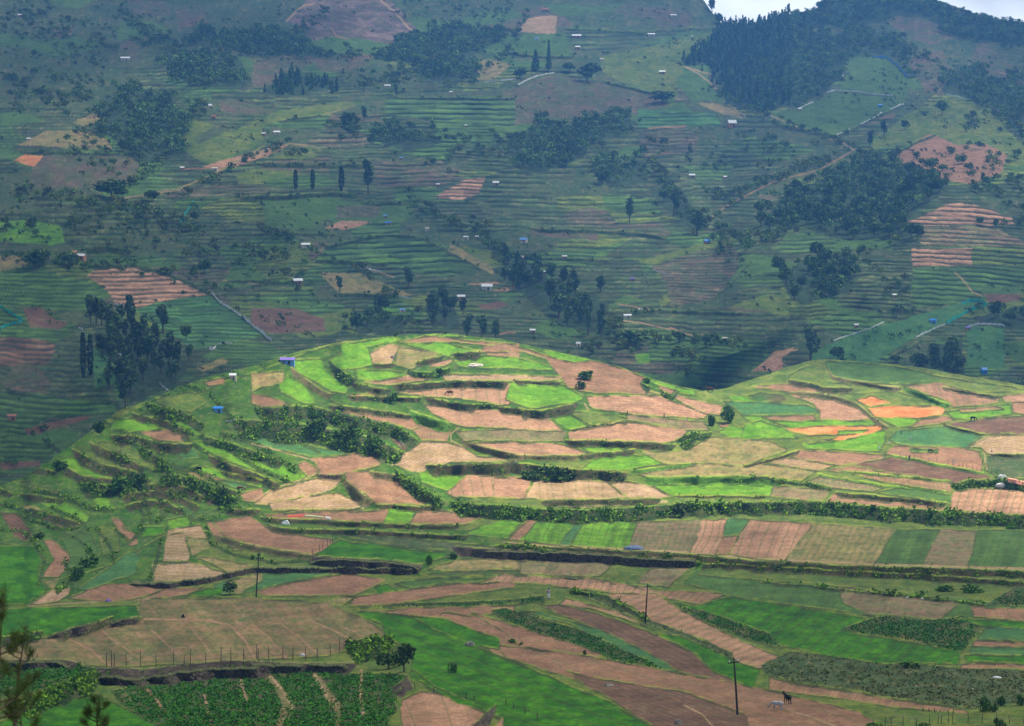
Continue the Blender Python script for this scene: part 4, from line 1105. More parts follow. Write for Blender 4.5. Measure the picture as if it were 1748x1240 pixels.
# single trees and bushes
for kd, px, row, h, wd, lab, sh in [
 ('column', 142, 645, 78, 11, 'tall dark cypress on the left slope, left one of the pair', 'f'), ('column', 154, 642, 72, 10, 'tall dark cypress on the left slope, right one of the pair', 'f'),
 ('column', 504, 323, 33, 8, 'slim dark cypress at upper left, leftmost of three in a row', 'f'), ('column', 534, 323, 34, 8, 'slim dark cypress at upper left, middle of three in a row', 'f'),
 ('column', 583, 327, 42, 10, 'slim dark cypress at upper left, tallest and rightmost of the row', 'f'), ('gum', 628, 332, 62, 24, 'tall broad dark tree left of the purple terraces', 'f'),
 ('conifer', 936, 122, 52, 12, 'tall pointed conifer on the ridge path at top centre', 'f'), ('conifer', 914, 122, 36, 20, 'broad conifer left of the pointed one at top centre', 'f'), ('broad', 888, 134, 18, 30, 'low dark bushy tree beside the white ridge fence at top centre', 'f'),
 ('broad', 1003, 140, 34, 44, 'wide dark round tree at the top of the brown slope', 'f'), ('broad', 972, 124, 18, 22, 'small round tree left of the wide one on the brown slope', 'f'),
 ('broad', 1130, 176, 22, 50, 'wide dark thicket tree at the right end of the brown slope', 'f'), ('broad', 596, 222, 32, 32, 'dark round tree on the olive ridge at left', 'f'), ('gum', 622, 207, 26, 12, 'slim dark tree right of the round one on the olive ridge', 'f'),
 ('gum', 677, 168, 26, 9, 'thin tree by the white hut on the grey-green slope', 'f'), ('gum', 696, 490, 36, 22, 'dark tree under the round green mound', 'f'), ('gum', 580, 498, 28, 14, 'pale slim tree on the tan mound left of the dark one', 'f'),
 ('gum', 738, 553, 58, 30, 'tall dark tree just above the knoll, left of the huts', 'f'), ('broad', 768, 532, 26, 26, 'dark tree beside the white hut above the knoll', 'f'),
 ('gum', 797, 577, 42, 22, 'dark tree right behind the knoll crest, left of three', 'f'), ('gum', 822, 580, 44, 26, 'dark tree right behind the knoll crest, middle of three', 'f'), ('gum', 846, 580, 36, 20, 'dark tree right behind the knoll crest, right of three', 'f'),
 ('broad', 868, 452, 26, 22, 'round dark tree above the stream trees at centre', 'f'), ('broad', 876, 490, 34, 30, 'large round dark tree at the head of the stream trees', 'f'), ('broad', 918, 480, 20, 22, 'round dark tree right of the stream head', 'f'),
 ('gum', 1005, 572, 58, 20, 'thin open eucalyptus in the valley behind the knoll', 'f'), ('gum', 1026, 576, 48, 18, 'dark eucalyptus beside the thin open one in the valley', 'f'), ('broad', 1085, 590, 28, 60, 'broad dark tree low in the valley behind the knoll', 'f'),
 ('broad', 1160, 585, 20, 34, 'dark bushy tree in the valley terraces, left of two', 'f'), ('broad', 1212, 590, 24, 36, 'dark bushy tree in the valley terraces, right of two', 'f'),
 ('gum', 1074, 380, 46, 18, 'pale slim tree on the scrub slope at centre right', 'f'), ('gum', 1150, 368, 46, 24, 'tall dark tree at the gully right of centre', 'f'), ('gum', 1190, 402, 44, 28, 'bulky dark tree low in the gully right of centre', 'f'),
 ('gum', 1383, 617, 64, 38, 'big dark eucalyptus standing at the edge of the right-hand fields', 'f'), ('broad', 1430, 617, 28, 24, 'small brownish tree right of the big eucalyptus', 'f'),
 ('gum', 1593, 642, 60, 34, 'dark tree in the right-hand grove, left of its two tallest', 'f'), ('gum', 1622, 646, 74, 34, 'tallest dark tree in the right-hand grove', 'f'), ('broad', 1570, 634, 34, 34, 'rounded dark tree at the left end of the right-hand grove', 'f'), ('broad', 1530, 620, 14, 22, 'low dark bush on the edge of the blue-green slope', 'f'),
 ('gum', 214, 697, 62, 26, 'dark tree on the left slope just above the terraces', 'f'), ('broad', 318, 580, 26, 20, 'lone dark tree on the blue-green slope at left', 'f'), ('broad', 60, 458, 34, 46, 'big dark tree beside the orange and white hut at left', 'f'), ('broad', 110, 455, 26, 40, 'dark tree between the big one and the orange-walled hut at left', 'f'),
 ('broad', 348, 468, 28, 28, 'dark tree above the ploughed terraces at left', 'f'), ('bush', 330, 470, 18, 14, 'green bushy tree at the top of the ploughed terraces', 'f'), ('broad', 190, 340, 34, 60, 'wide dark tree on the spur at left', 'f'), ('broad', 260, 345, 22, 26, 'dark tree on the spur right of the wide one', 'f'),
 ('broad', 1228, 44, 22, 20, 'round dark tree in the notch of the skyline', 'f'), ('gum', 1215, 20, 24, 14, 'wispy tree on the skyline left of the notch', 'f'), ('broad', 1408, 20, 22, 26, 'dark tree standing up on the right skyline', 'f'), ('gum', 1322, 34, 16, 8, 'thin tree on the skyline ridge, left one', 'f'), ('gum', 1347, 26, 20, 8, 'thin tree on the skyline ridge, right one', 'f'),
 ('gum', 1485, 250, 28, 14, 'dark tree on the brown hill at right, left of the row', 'f'), ('gum', 1510, 234, 30, 16, 'dark tree on the brown hill at right, middle of the row', 'f'), ('broad', 1545, 222, 18, 16, 'dark tree on the brown hill at right, right of the row', 'f'), ('broad', 1608, 196, 26, 20, 'dark tree near the top of the brown hill at right', 'f'),
 ('broad', 1563, 272, 14, 14, 'bushy tree on the reddish ground at right, leftmost', 'f'), ('broad', 1608, 292, 12, 18, 'bushy tree on the reddish ground at right, lower middle', 'f'), ('broad', 1644, 280, 14, 10, 'small tree on the reddish ground at right, right of middle', 'f'), ('gum', 1677, 310, 16, 10, 'small dark tree at the lower edge of the reddish ground', 'f'),
 ('broad', 1673, 385, 16, 14, 'small tree on the pale terraces at right, left one', 'f'), ('broad', 1700, 392, 20, 14, 'small tree on the pale terraces at right, right one', 'f'),
 ('broad', 690, 1147, 54, 40, 'large dark gnarled tree at the corner of the near stone wall', 'n'), ('broad', 662, 1142, 34, 44, 'lower dark bushy tree left of the gnarled one', 'n'),
 ('bush', 152, 968, 22, 40, 'round dark green bush beside the blue-green field at left', 'n'), ('bush', 133, 990, 26, 26, 'dark bush below the round one at left', 'n'), ('bush', 68, 920, 14, 24, 'dark bush on the left slope between ploughed strips', 'n'), ('broad', 392, 1015, 24, 30, 'dark low tree beside the left utility pole', 'n'),
 ('broad', 1163, 884, 28, 36, 'round dark tree on the long hedge bank', 'n'), ('bush', 942, 820, 30, 76, 'broad leafy bush on the bank above the pale field', 'n'), ('bush', 905, 818, 18, 40, 'lower bush at the left of the broad one above the pale field', 'n'), ('bush', 1243, 722, 32, 30, 'green bush at the right corner of the knoll', 'n'), ('bush', 1216, 728, 22, 16, 'small upright bush left of the one at the knoll corner', 'n'),
 ('bush', 1000, 648, 18, 34, 'dark bush in the soil field near the knoll top, upper of two', 'n'), ('bush', 992, 664, 16, 20, 'dark bush in the soil field near the knoll top, lower of two', 'n'), ('bush', 750, 640, 14, 14, 'small dark bush near the knoll top beside a stone bank', 'n'), ('bush', 677, 573, 8, 10, 'tiny round bush on the knoll skyline', 'n'), ('bush', 1107, 655, 12, 14, 'bush at the right edge of the upper knoll fields', 'n'),
 ('bush', 668, 690, 22, 26, 'dark bush on the bank in the middle of the knoll', 'n'), ('bush', 595, 752, 30, 44, 'big rounded bush on the leafy bank left of centre', 'n'), ('bush', 640, 764, 26, 36, 'rounded bush right of the big one on the leafy bank', 'n'), ('bush', 540, 738, 24, 40, 'rounded bush left of the big one on the leafy bank', 'n'),
 ('bush', 206, 835, 28, 40, 'dark leafy bush on the left slope above the earth bank', 'n'), ('bush', 235, 828, 24, 36, 'dark leafy bush right of the one above the earth bank', 'n'), ('bush', 100, 802, 20, 30, 'bush on the left slope near the skyline', 'n'), ('bush', 170, 738, 22, 26, 'bush at the top of the left terraces', 'n'),
 ('bush', 873, 1098, 10, 16, 'small dark bush on the ploughed slope, left of two', 'n'), ('bush', 889, 1101, 7, 8, 'tiny bush on the ploughed slope, right of two', 'n'), ('bush', 998, 1118, 10, 8, 'tiny bush below the curved leafy strip', 'n'), ('bush', 774, 1148, 20, 18, 'dark bush in the bright green field', 'n'), ('bush', 773, 955, 14, 20, 'dark bush at the end of the stone wall', 'n'), ('bush', 735, 965, 20, 16, 'dark bush left of the one at the stone wall end', 'n'),
 ('bush', 1612, 1010, 14, 34, 'dark oval bush in the green fields at right, left of two', 'n'), ('bush', 1660, 1012, 16, 40, 'dark oval bush in the green fields at right, right of two', 'n'), ('bush', 1552, 1140, 14, 40, 'low bush under the bright green field at right', 'n'),
 ('bush', 1680, 1216, 32, 22, 'dark green sapling at bottom right, leftmost', 'n'), ('bush', 1697, 1216, 18, 18, 'low sapling at bottom right beside the leftmost', 'n'), ('bush', 1710, 1204, 22, 16, 'dark green sapling at bottom right, middle', 'n'), ('bush', 1742, 1204, 24, 16, 'dark green sapling at bottom right, at the picture edge', 'n'), ('bush', 1486, 1244, 14, 40, 'bush cut by the bottom edge near the right-hand fence', 'n'), ('bush', 1578, 1244, 14, 26, 'bush at the foot of the right-hand fence', 'n'), ('bush', 1705, 1240, 20, 22, 'bush behind the right-hand fence at bottom right', 'n')]:
    tree(kd, px, row, h, wd, lab, None, sh, 420 if h > 30 else (260 if h > 12 else 120), (px+h) % 5)
# nearby pine tops rising out of the slope below the camera (bottom left)
MPN = leaf_mat('pine_needles', (1, 1, 1), 0)
def pine(px, rtop, Y, label, H, lean, seed):
    r = np.random.default_rng(seed); a, b = rayY(px, rtop); top = np.array((a*Y, Y, b*Y)); base = top-np.array((lean*H, 0, H))
    o = thing('pine_sapling', label, 'tree', base); s = MBld(); N = 9; st = [np.array((lean*H*t_**2, 0, H*t_)) for t_ in np.linspace(0, 1, N)]
    s.tube(st, [.045*(1-.9*t_) for t_ in np.linspace(0, 1, N)], 6); s.build('trunk', MBK, o, True)
    VV = []; 
    for i in range(16):
        t_ = .35+.62*i/16; p0 = np.array((lean*H*t_**2, 0, H*t_)); an = r.random()*6.28; L = H*.20*(1.08-t_)+.10
        p1 = p0+np.array((math.cos(an)*L*.6, math.sin(an)*L*.6, L*.2)); p2 = p0+np.array((math.cos(an)*L, math.sin(an)*L, L*.62))
        q = MBld(); q.tube([p0, p1, p2], [.014, .010, .005], 4); q.build('branch', MBK, o, True); VV += [(p1+(p2-p1)*u_, .11) for u_ in (.2, .45, .7, .9, 1.)]
    VV += [(np.array(st[-1])-np.array((0, 0, .07*k_)), .12) for k_ in range(6)]
    P = []; Fv = []
    for c_, L in VV:
        for _ in range(30):
            d = r.normal(size=3); d[2] = abs(d[2])+.6; d /= np.linalg.norm(d); e = np.cross(d, r.normal(size=3)); e /= np.linalg.norm(e); c0 = c_+r.normal(size=3)*.02
            i0 = len(P); P += [c0-e*.003, c0+e*.003, c0+d*L*(.8+.5*r.random())+e*.001, c0+d*L-e*.001]; Fv.append((i0, i0+1, i0+2, i0+3))
    cr = new_obj('needles', np_mesh('needles', P, Fv, tones(len(Fv), (.10, .14, .045), r), False), o, MPN); return o
pine(6, 1010, 32, 'blurred pine branch tips rising at the left edge of the picture', 3.0, .05, 1)
pine(44, 1075, 36, 'pine shoot leaning right at the left edge, above the leafy field', 2.6, .10, 2)
pine(30, 1180, 34, 'small pine tip low in the bottom left corner', 2.2, -.05, 3)
pine(168, 1195, 36, 'short pine tip poking up at the bottom, right of the corner', 1.6, .04, 4)
# ---------------------------------------------------------------- built things
def flat_mat(name, c, rough=.8, var=.25, sc=2., metal=0, bump=0):
    m, n, l, b = mk(name); r = n.new('ShaderNodeRGB'); r.outputs[0].default_value = (*c, 1)
    l.new(vmul(n, l, r.outputs[0], mrange(n, l, noise(n, l, sc, 4), 1-var, 1+var)), b.inputs['Base Color']); b.inputs['Roughness'].default_value = rough; b.inputs['Metallic'].default_value = metal
    if bump:
        bp = n.new('ShaderNodeBump'); bp.inputs['Strength'].default_value = .8; bp.inputs['Distance'].default_value = bump; l.new(noise(n, l, sc*2, 4), bp.inputs['Height']); l.new(bp.outputs[0], b.inputs['Normal'])
    return m
M = {'white': flat_mat('white_sheet', (.78, .80, .82), .5, .12, 1.5), 'blue': flat_mat('blue_tarpaulin', (.03, .22, .72), .5, .2), 'sky': flat_mat('pale_blue_sheet', (.16, .36, .78), .5, .2), 'rust': flat_mat('rusty_roof', (.38, .17, .12), .8), 'orange': flat_mat('orange_plaster', (.55, .25, .12)),
     'mud': flat_mat('mud_wall', (.36, .22, .14)), 'cream': flat_mat('cream_plaster', (.62, .55, .45)), 'dark': flat_mat('dark_opening', (.03, .025, .02)), 'pole': flat_mat('creosoted_wood', (.035, .03, .028), .8, .4, 3), 'wood': flat_mat('fence_wood', (.09, .07, .055), .9, .4, 4),
     'net': flat_mat('white_net', (.72, .74, .74), .8, .2), 'teal': flat_mat('teal_net', (.03, .42, .36), .8, .2), 'bnet': flat_mat('blue_net', (.10, .30, .75), .8, .2), 'red': flat_mat('red_cloth', (.6, .08, .07)), 'pink': flat_mat('pink_sheet', (.72, .32, .24)), 'lime': flat_mat('pale_green_sheet', (.5, .55, .3)),
     'violet': flat_mat('violet_cloth', (.22, .16, .5)), 'cow': flat_mat('brown_hide', (.13, .045, .02), .8, .3, 3), 'black': flat_mat('black_hide', (.012, .011, .011), .7, .3, 3), 'grey': flat_mat('grey_hide', (.42, .42, .44), .9, .25, 5), 'skin': flat_mat('skin', (.16, .08, .05), .6, .05), 'hair': flat_mat('black_hair', (.01, .01, .01), .6, .1),
     'cloth': flat_mat('mauve_cloth', (.45, .36, .5), .9, .15, 5), 'lightcloth': flat_mat('pale_cloth', (.7, .7, .72), .9, .15, 5), 'darkcloth': flat_mat('dark_cloth', (.06, .06, .09), .9, .15, 5), 'rock': flat_mat('grey_boulder', (.3, .27, .24), .9, .4, 1.5, 0, .2), 'wire': flat_mat('wire', (.15, .15, .15), .6)}
def stone_mat():
    m, n, l, b = mk('dry_stone'); t = n.new('ShaderNodeTexCoord'); v = n.new('ShaderNodeTexVoronoi'); v.inputs['Scale'].default_value = 2.4; l.new(t.outputs['Object'], v.inputs['Vector'])
    cr = n.new('ShaderNodeValToRGB'); cr.color_ramp.elements[0].color = (.035, .026, .02, 1); cr.color_ramp.elements[1].color = (.15, .12, .09, 1)
    l.new(v.outputs['Color'], cr.inputs[0]); l.new(cr.outputs[0], b.inputs['Base Color'])
    bp = n.new('ShaderNodeBump'); bp.inputs['Strength'].default_value = 1; bp.inputs['Distance'].default_value = .25; bp.invert = True; l.new(v.outputs['Distance'], bp.inputs['Height']); l.new(bp.outputs[0], b.inputs['Normal']); return m
MST = stone_mat()
def single(name, mb, m, label, cat, loc=None, group=None, rz=0, smooth=False):
    o = mb.build(name, m, None, smooth); o['label'] = label; o['category'] = cat
    if group: o['group'] = group
    if loc is not None: o.location = loc
    o.rotation_euler = (0, 0, rz); return o
# retaining walls of dry stone
def stone_wall(t, h, pts, label, extra=.25):
    P = tp(t, pts.split()); P = P[np.argsort(P[:, 0])]; s = TILE[t][2]; h /= s; xs = np.arange(P[0, 0], P[-1, 0]+.01, 1.1); b = MBld(); V = []; r = np.random.default_rng(5)
    o = thing('stone_wall', label, 'wall', at(P[0, 0], np.interp(P[0, 0], *P.T)+h, 'n')); o0 = np.array(o.location); cap = MBld(); K_ = 5; n_ = 0; Fs = []; CV = []
    for k_, x in enumerate(xs):
        y = np.interp(x, *P.T)+1.2*(vn(np.float32(x/11), np.float32(0), 7)-.5); e = min(1, min(x-xs[0], xs[-1]-x)/6+.35)
        a = np.array(at(x, y-.8, 'n')); q = np.array(at(x, y+h*e+.8, 'n')); q[2] = min(q[2]-.3, a[2]-.5); top = a[2]+extra*(.6+.8*float(vn(np.float32(x/3), np.float32(2), 4)))
        yf = min(a[1], q[1])-.9; ax = a[0]; row = []
        for j in range(K_): row.append((ax+(q[0]-ax)*j/(K_-1)+.06*r.normal(), yf+.10*r.normal()-.10*j/(K_-1), top+(q[2]-top)*j/(K_-1)))
        row += [(q[0], yf+1.5, q[2]), (ax, yf+1.3+.05*r.normal(), top+.02*r.normal())]; V += [np.array(v)-o0 for v in row]; L = K_+2
        if k_: Fs += [((k_-1)*L+j, k_*L+j, k_*L+(j+1) % L, (k_-1)*L+(j+1) % L) for j in range(L)]
        else: Fs.append(tuple(range(L)))
        CV += [np.array(v)-o0 for v in ((ax, yf-.12, top-.02), (ax, yf+1.35, top), (ax, yf+1.35, top+.12), (ax, yf-.12, top+.14))]
    Fs.append(tuple(reversed(range((len(xs)-1)*L, len(xs)*L)))); b.add(V, Fs); b.build('wall_face', MST, o)
    F = [((k_-1)*4+j, (k_-1)*4+(j+1) % 4, k_*4+(j+1) % 4, k_*4+j) for k_ in range(1, len(xs)) for j in range(4)]; cap.add(CV, F); cap.build('coping', M['capst'], o); return o
M['capst'] = flat_mat('weathered_coping', (.085, .095, .035), .9, .5, .9)
stone_wall('L1', 84, '590,875 700,882 900,882 1200,852 1400,832 1640,842', 'tall dark stone wall below the post fence, left part at the bottom left')
stone_wall('L2', 44, '5,843 330,852', 'dark stone wall below the post fence, middle part above the leafy crop'); stone_wall('L2', 36, '360,852 650,852', 'lower stone wall with pale coping left of the gnarled tree')
stone_wall('L1', 36, '-60,832 0,830 400,830 470,848', 'low dark stone wall at the left edge above the leafy field')
stone_wall('L1', 30, '330,668 580,602 695,558', 'reddish stone bank wall sloping up right of the deep green field', .3); stone_wall('L1', 24, '705,592 800,578 875,562', 'short stone wall at the corner of the deep green field')
stone_wall('L3', 38, '-110,128 0,148 400,160 800,185 1190,208', 'long dark stone wall under the striped fields at centre'); stone_wall('L2', 42, '372,187 800,212 1055,236', 'dark stone wall below the bright green field left of centre')
stone_wall('L1', 14, '820,342 1060,355 1300,330 1420,300 1641,250', 'low winding stone wall below the pale terraced plot at left', .5); stone_wall('L2', 14, '5,262 540,262 1000,275', 'low stone wall running right from the left utility pole', .5)
stone_wall('L2', 70, '885,1000 925,960 965,935', 'stone corner wall right of the leafy crop at the bottom'); stone_wall('L3', 12, '260,290 600,330 1000,388', 'low stone kerb above the pale brick-like path field', .3)
stone_wall('L2', 30, '1420,770 1500,752 1560,745', 'small dark stone wall jutting into the bright green field')
stone_wall('L4', 40, '-20,1000 20,985 45,935', 'short curved stone wall beside the second utility pole', .3)
# utility poles
def pole(x0, y0, x1, y1, label):
    p = at(x1, y1, 'n'); H = (y1-y0)*p.y/FP*1.0; lean = (x0-x1)*p.y/FP; o = thing('utility_pole', label, 'pole', p)
    b = MBld().tube([(0, 0, -.6), (lean*.5, 0, H*.5), (lean, 0, H)], [.13, .11, .08], 8); b.build('pole', M['pole'], o, True)
    MBld().box((lean, 0, H-.5), (1.5, .1, .12), .5).build('crossarm', M['pole'], o)
    for s in (-.6, 0, .6): MBld().tube([(lean+s*math.cos(.5), s*math.sin(.5), H-.44), (lean+s*math.cos(.5), s*math.sin(.5), H-.2)], [.05, .035], 6).build('insulator', M['white'], o, True)
pole(1105, 994, 1101, 1064, 'dark wooden pole standing in the middle of the fields, between the soil strips'); pole(1252, 1119, 1260, 1220, 'leaning dark wooden pole near the bottom, left of the two donkeys'); pole(442, 946, 436, 1020, 'thin dark pole on the left, behind the dry hillside field')
# fences
def fence(pts, label, hpx, wires=True, sheet='n', wd=.055):
    Pw = [at(x, y, sheet) for x, y in pts]; o = thing('post_fence', label, 'fence', Pw[0]); o0 = Vector(Pw[0]); tops = []
    for i, p in enumerate(Pw):
        H = hpx*p.y/FP*(.8+.35*random.random()); q = p-o0; lx, ly = .22*(random.random()-.5), .2*(random.random()-.5)
        MBld().tube([(q.x, q.y, q.z-.35), (q.x+lx*.5, q.y+ly*.5, q.z+H*.5), (q.x+lx, q.y+ly, q.z+H)], [wd, wd*.9, wd*.75], 6).build('post', M['wood'], o, True); tops.append((q, H, lx, ly))
    if wires:
        for f_ in (.4, .82):
            MBld().tube([(q.x+lx*f_, q.y+ly*f_-wd, q.z+H*f_) for q, H, lx, ly in tops], .012, 4).build('wire', M['wire'], o)
T1 = lambda t, xs, y: [(TILE[t][0]+x/TILE[t][2], TILE[t][1]+(y(x) if callable(y) else y)/TILE[t][2]) for x in xs]
fence(T1('L1', [660, 695, 710, 785, 872, 970, 1075, 1145, 1185, 1280, 1373, 1440, 1520, 1600], lambda x: 868-(x > 1100)*(x-1100)*.09)+T1('L2', [38, 107, 190, 252, 335, 408, 490, 543], lambda x: 830-(x > 400)*(x-400)*.4), 'row of dark wooden posts along the edge above the bottom left wall', 25)
fence(T1('L1', [205, 237], 812), 'pair of short posts at the left end of the near stone wall', 9, False)
fence(T1('L2', [378, 420, 440, 470, 488, 502], lambda x: 175-(x-378)*.62), 'short thin posts at the left end of the bright green field', 12, False)
fence(T1('L4', [775, 815, 890, 970, 1048, 1103, 1122, 1165, 1200, 1290, 1380, 1470, 1555, 1640], lambda x: 1240 if x < 1000 else 1225), 'post fence in front of the saplings at bottom right', 18, True, 'n', .04)
fence(T1('L3', [15, 60, 130, 210], lambda x: 1105+x*.45), 'thin posts beside the pale soil plot at the bottom', 12, False); fence(T1('L2', [1015, 1135, 1330, 1385], lambda x: 1010+(x-1015)*.2), 'thin posts along the grassy edge above the pale soil plot', 12)
fence(T1('K4', [870, 905, 930, 960, 1000, 1050, 1100], lambda x: 808+(x-870)*.12), 'sticks standing in the brown field on the right, left group', 9, False); fence(T1('K4', [1165, 1200, 1235, 1260, 1285, 1320, 1350, 1400, 1440, 1470], lambda x: 850+(x-1165)*.22), 'line of thin sticks in the brown field on the right, below the people', 9, False)
fence(T1('L4', [1015, 1050, 1085, 1120, 1165, 1200], lambda x: 1150+(x-1015)*.05), 'thin stakes at the end of the striped soil strip at bottom right', 7, False)
# nets and white boundary lines
def net(pts, label, col, h=1.3, sheet='f', cat='fence'):
    t, s = pts.split(' ', 1); P = tp(t, s.split()); o0 = at(*P[0], sheet); o = thing('net_fence', label, cat, o0); Q = []
    for a, b in zip(P[:-1], P[1:]):
        n_ = max(2, int(np.hypot(*(b-a))/2.5))
        for k in range(n_): Q.append(at(*(a+(b-a)*k/n_), sheet)-o0)
    Q.append(at(*P[-1], sheet)-o0); B = MBld(); V = []; F = []
    for i, q in enumerate(Q):
        hh = h*(.55+.8*random.random()); V += [(q.x, q.y-.05, q.z-.4), (q.x, q.y-.05, q.z+hh), (q.x, q.y+.1+.3*random.random(), q.z+hh*.95), (q.x, q.y+.3, q.z-.4)]
        if i: F += [((i-1)*4+j, i*4+j, i*4+(j+1) % 4, (i-1)*4+(j+1) % 4) for j in range(4)]
    B.add(V, F).build('net', M[col], o)
    for i in range(0, len(Q), max(1, len(Q)//6)): q = Q[i]; MBld().tube([(q.x, q.y-.12, q.z-.3), (q.x, q.y-.12, q.z+h*1.25)], .06, 5).build('post', M['wood'], o)
for a in [('M1 1405,790 1450,840 1560,910 1650,980 1744,1055 1800,1100', 'long white net fence running down beside the blue-green terraces at left', 'net', 1.5),
 ('M1 0,870 60,910 150,965', 'teal net at the left edge, upper line', 'teal'), ('M1 150,972 60,990 10,1010 5,1030', 'teal net at the left edge, lower line', 'teal'), ('M1 1190,320 1230,250 1280,180', 'teal net line slanting up through the upper left terraces', 'teal'), ('M1 1380,1155 1410,1155 1430,1135', 'small curved white net near the left shoulder of the knoll', 'net'), ('M1 1445,1112 1540,1112', 'short flat white sheet line above the curved net at left', 'net', .6),
 ('M1 755,1165 790,1190 830,1215', 'white net scraps beside the dark left grove', 'net', .7), ('K1 990,272 1020,300 1060,328', 'white net scrap just above the left shoulder terraces', 'net', .9), ('M1 760,850 785,862 835,865', 'white sheets at the lower corner of the ploughed terraces', 'net', .9), ('M1 520,1015 550,1025', 'short white net above the pair of cypresses', 'net', .8),
 ('U4 440,620 490,600 600,605 700,620 880,637', 'white net across the middle of the green hill field at upper right', 'net'), ('U4 250,725 300,700 350,680', 'white net along the lower edge of the skyline plantation', 'net'), ('U4 530,530 550,500', 'short white net at the corner of the upper hill field', 'net'), ('U4 505,895 590,860', 'white net at the lower tip of the lower hill field', 'net'), ('U4 660,825 740,790 805,750', 'white net along the lower right edge of the lower hill field', 'net'), ('U4 860,725 950,690', 'white net at the right end of the lower hill field', 'net'),
 ('U4 740,382 840,390 900,430 980,520', 'blue net round the top right of the upper hill field', 'bnet', 2), ('U4 905,560 918,620', 'pale net on the right side of the upper hill field', 'net', 1), ('U4 1230,625 1360,660', 'white net on the crest of the brown hill at right', 'net', 1), ('U4 1420,680 1500,700', 'pale net along the brown hill crest, further right', 'net', .8), ('U4 1580,750 1640,800 1720,890', 'thin teal net running down the right edge of the brown hill', 'teal', .8), ('U4 570,960 610,1000 670,1035', 'pale track-side net above the hollow wood', 'net', .8), ('U4 30,790 75,770', 'white sheet at the left foot of the lower hill field', 'net'), ('U4 355,875 395,882', 'white sheet under the lower hill field', 'net', .8), ('U4 1190,5 1260,50', 'white net on the green top of the right skyline', 'net', .8),
 ('U3 1350,460 1362,500 1375,540', 'white net down the edge of the skyline plantation', 'net'), ('U3 1420,620 1445,645 1470,668', 'white net below the first on the plantation edge', 'net'), ('U3 1565,750 1600,780', 'white net at the lower corner of the plantation', 'net'), ('U3 1470,765 1550,785', 'white sheet strip left of the plantation corner', 'net', .8), ('U3 80,575 150,535 240,500 335,485', 'white net along the ridge crest at top centre', 'net', 1), ('U2 1480,555 1600,540 1744,528', 'white net along the ridge field, left of the crest', 'net', 1), ('U3 900,985 912,1030', 'white net scrap left of the purple terraces', 'net', 1),
 ('M3 920,640 945,690 955,740', 'pale broken net running down the dull green slope', 'net', .7), ('M3 980,630 1050,645 1120,668', 'pale broken net running across the dull green slope', 'net', .6), ('M3 890,890 950,875', 'white sheet line above the white hut low in the valley', 'net', .7),
 ('M4 990,640 990,690 990,760', 'thin upright teal net in the right-hand terraces', 'teal', .6), ('M4 1230,985 1330,930 1400,895 1500,858 1440,830 1380,838 1330,855', 'bright teal net round the top of the blue-green slope', 'teal', 1.6), ('M4 1030,1070 1120,1030 1230,985', 'white net along the lower edge of the blue-green slope', 'net', 1), ('M4 1370,1010 1450,985 1600,992 1618,1005', 'pale net along the top of the small right-hand field', 'net', 1), ('M4 480,1095 640,1040 820,975', 'pale line of net up the left edge of the blue-green slope', 'net', .6),
 ('M2 720,590 780,625 860,640', 'pale broken net on the tan mound at centre left', 'net', .8), ('M2 940,795 1060,820', 'white net at the foot of the tan mound', 'net', .8)]: net(*a)
net('K1 1405,512 1440,508 1478,500', 'white sheet on the edge of the blue-green field on the knoll', 'net', .5, 'n'); net('K2 920,705 935,730 945,750', 'white cloth strip in the small soil plot on the knoll', 'net', .4, 'n')
# huts
def hut(t, px, py, w_, label, roof='white', wall='mud', hf=.75, sheet='f', rz=None):
    x = TILE[t][0]+px/TILE[t][2]; y = TILE[t][1]+py/TILE[t][2]; p = at(x, y+2, sheet); W = max(w_/TILE[t][2]*p.y/FP, 2.2); D = W*.62; H = W*.30*hf+.8; R = W*.28*hf
    o = thing('hut', label, 'hut', p, rz if rz is not None else random.uniform(-.35, .35))
    b = MBld(); x_, y_ = W*.46, D*.44; b.add([(-x_, -y_, -1), (x_, -y_, -1), (x_, y_, -1), (-x_, y_, -1), (-x_, -y_, H), (x_, -y_, H), (x_, y_, H), (-x_, y_, H), (-x_, 0, H+R*.93), (x_, 0, H+R*.93)], [(0, 1, 5, 4), (2, 3, 7, 6), (1, 2, 6, 9, 5), (3, 0, 4, 8, 7)]).build('wall', M[wall], o)
    b = MBld(); x_, y_, e = W*.52, D*.56, .06; z0 = H-R*.12; b.add([(-x_, -y_, z0), (x_, -y_, z0), (x_, 0, H+R), (-x_, 0, H+R), (x_, y_, z0), (-x_, y_, z0), (-x_, -y_, z0+e), (x_, -y_, z0+e), (x_, 0, H+R+e), (-x_, 0, H+R+e), (x_, y_, z0+e), (-x_, y_, z0+e)],
      [(0, 1, 2, 3), (3, 2, 4, 5), (7, 6, 9, 8), (8, 9, 11, 10), (0, 6, 7, 1), (5, 4, 10, 11), (1, 7, 8, 2), (2, 8, 10, 4), (6, 0, 3, 9), (9, 3, 5, 11)]).build('roof', M[roof], o)
    MBld().box((W*.12, -D*.44-.03, H*.36), (W*.16, .06, H*.72)).build('door', M['dark'], o)
    if W > 4.5: MBld().box((-W*.22, -D*.44-.03, H*.55), (W*.12, .06, H*.3)).build('window', M['dark'], o)
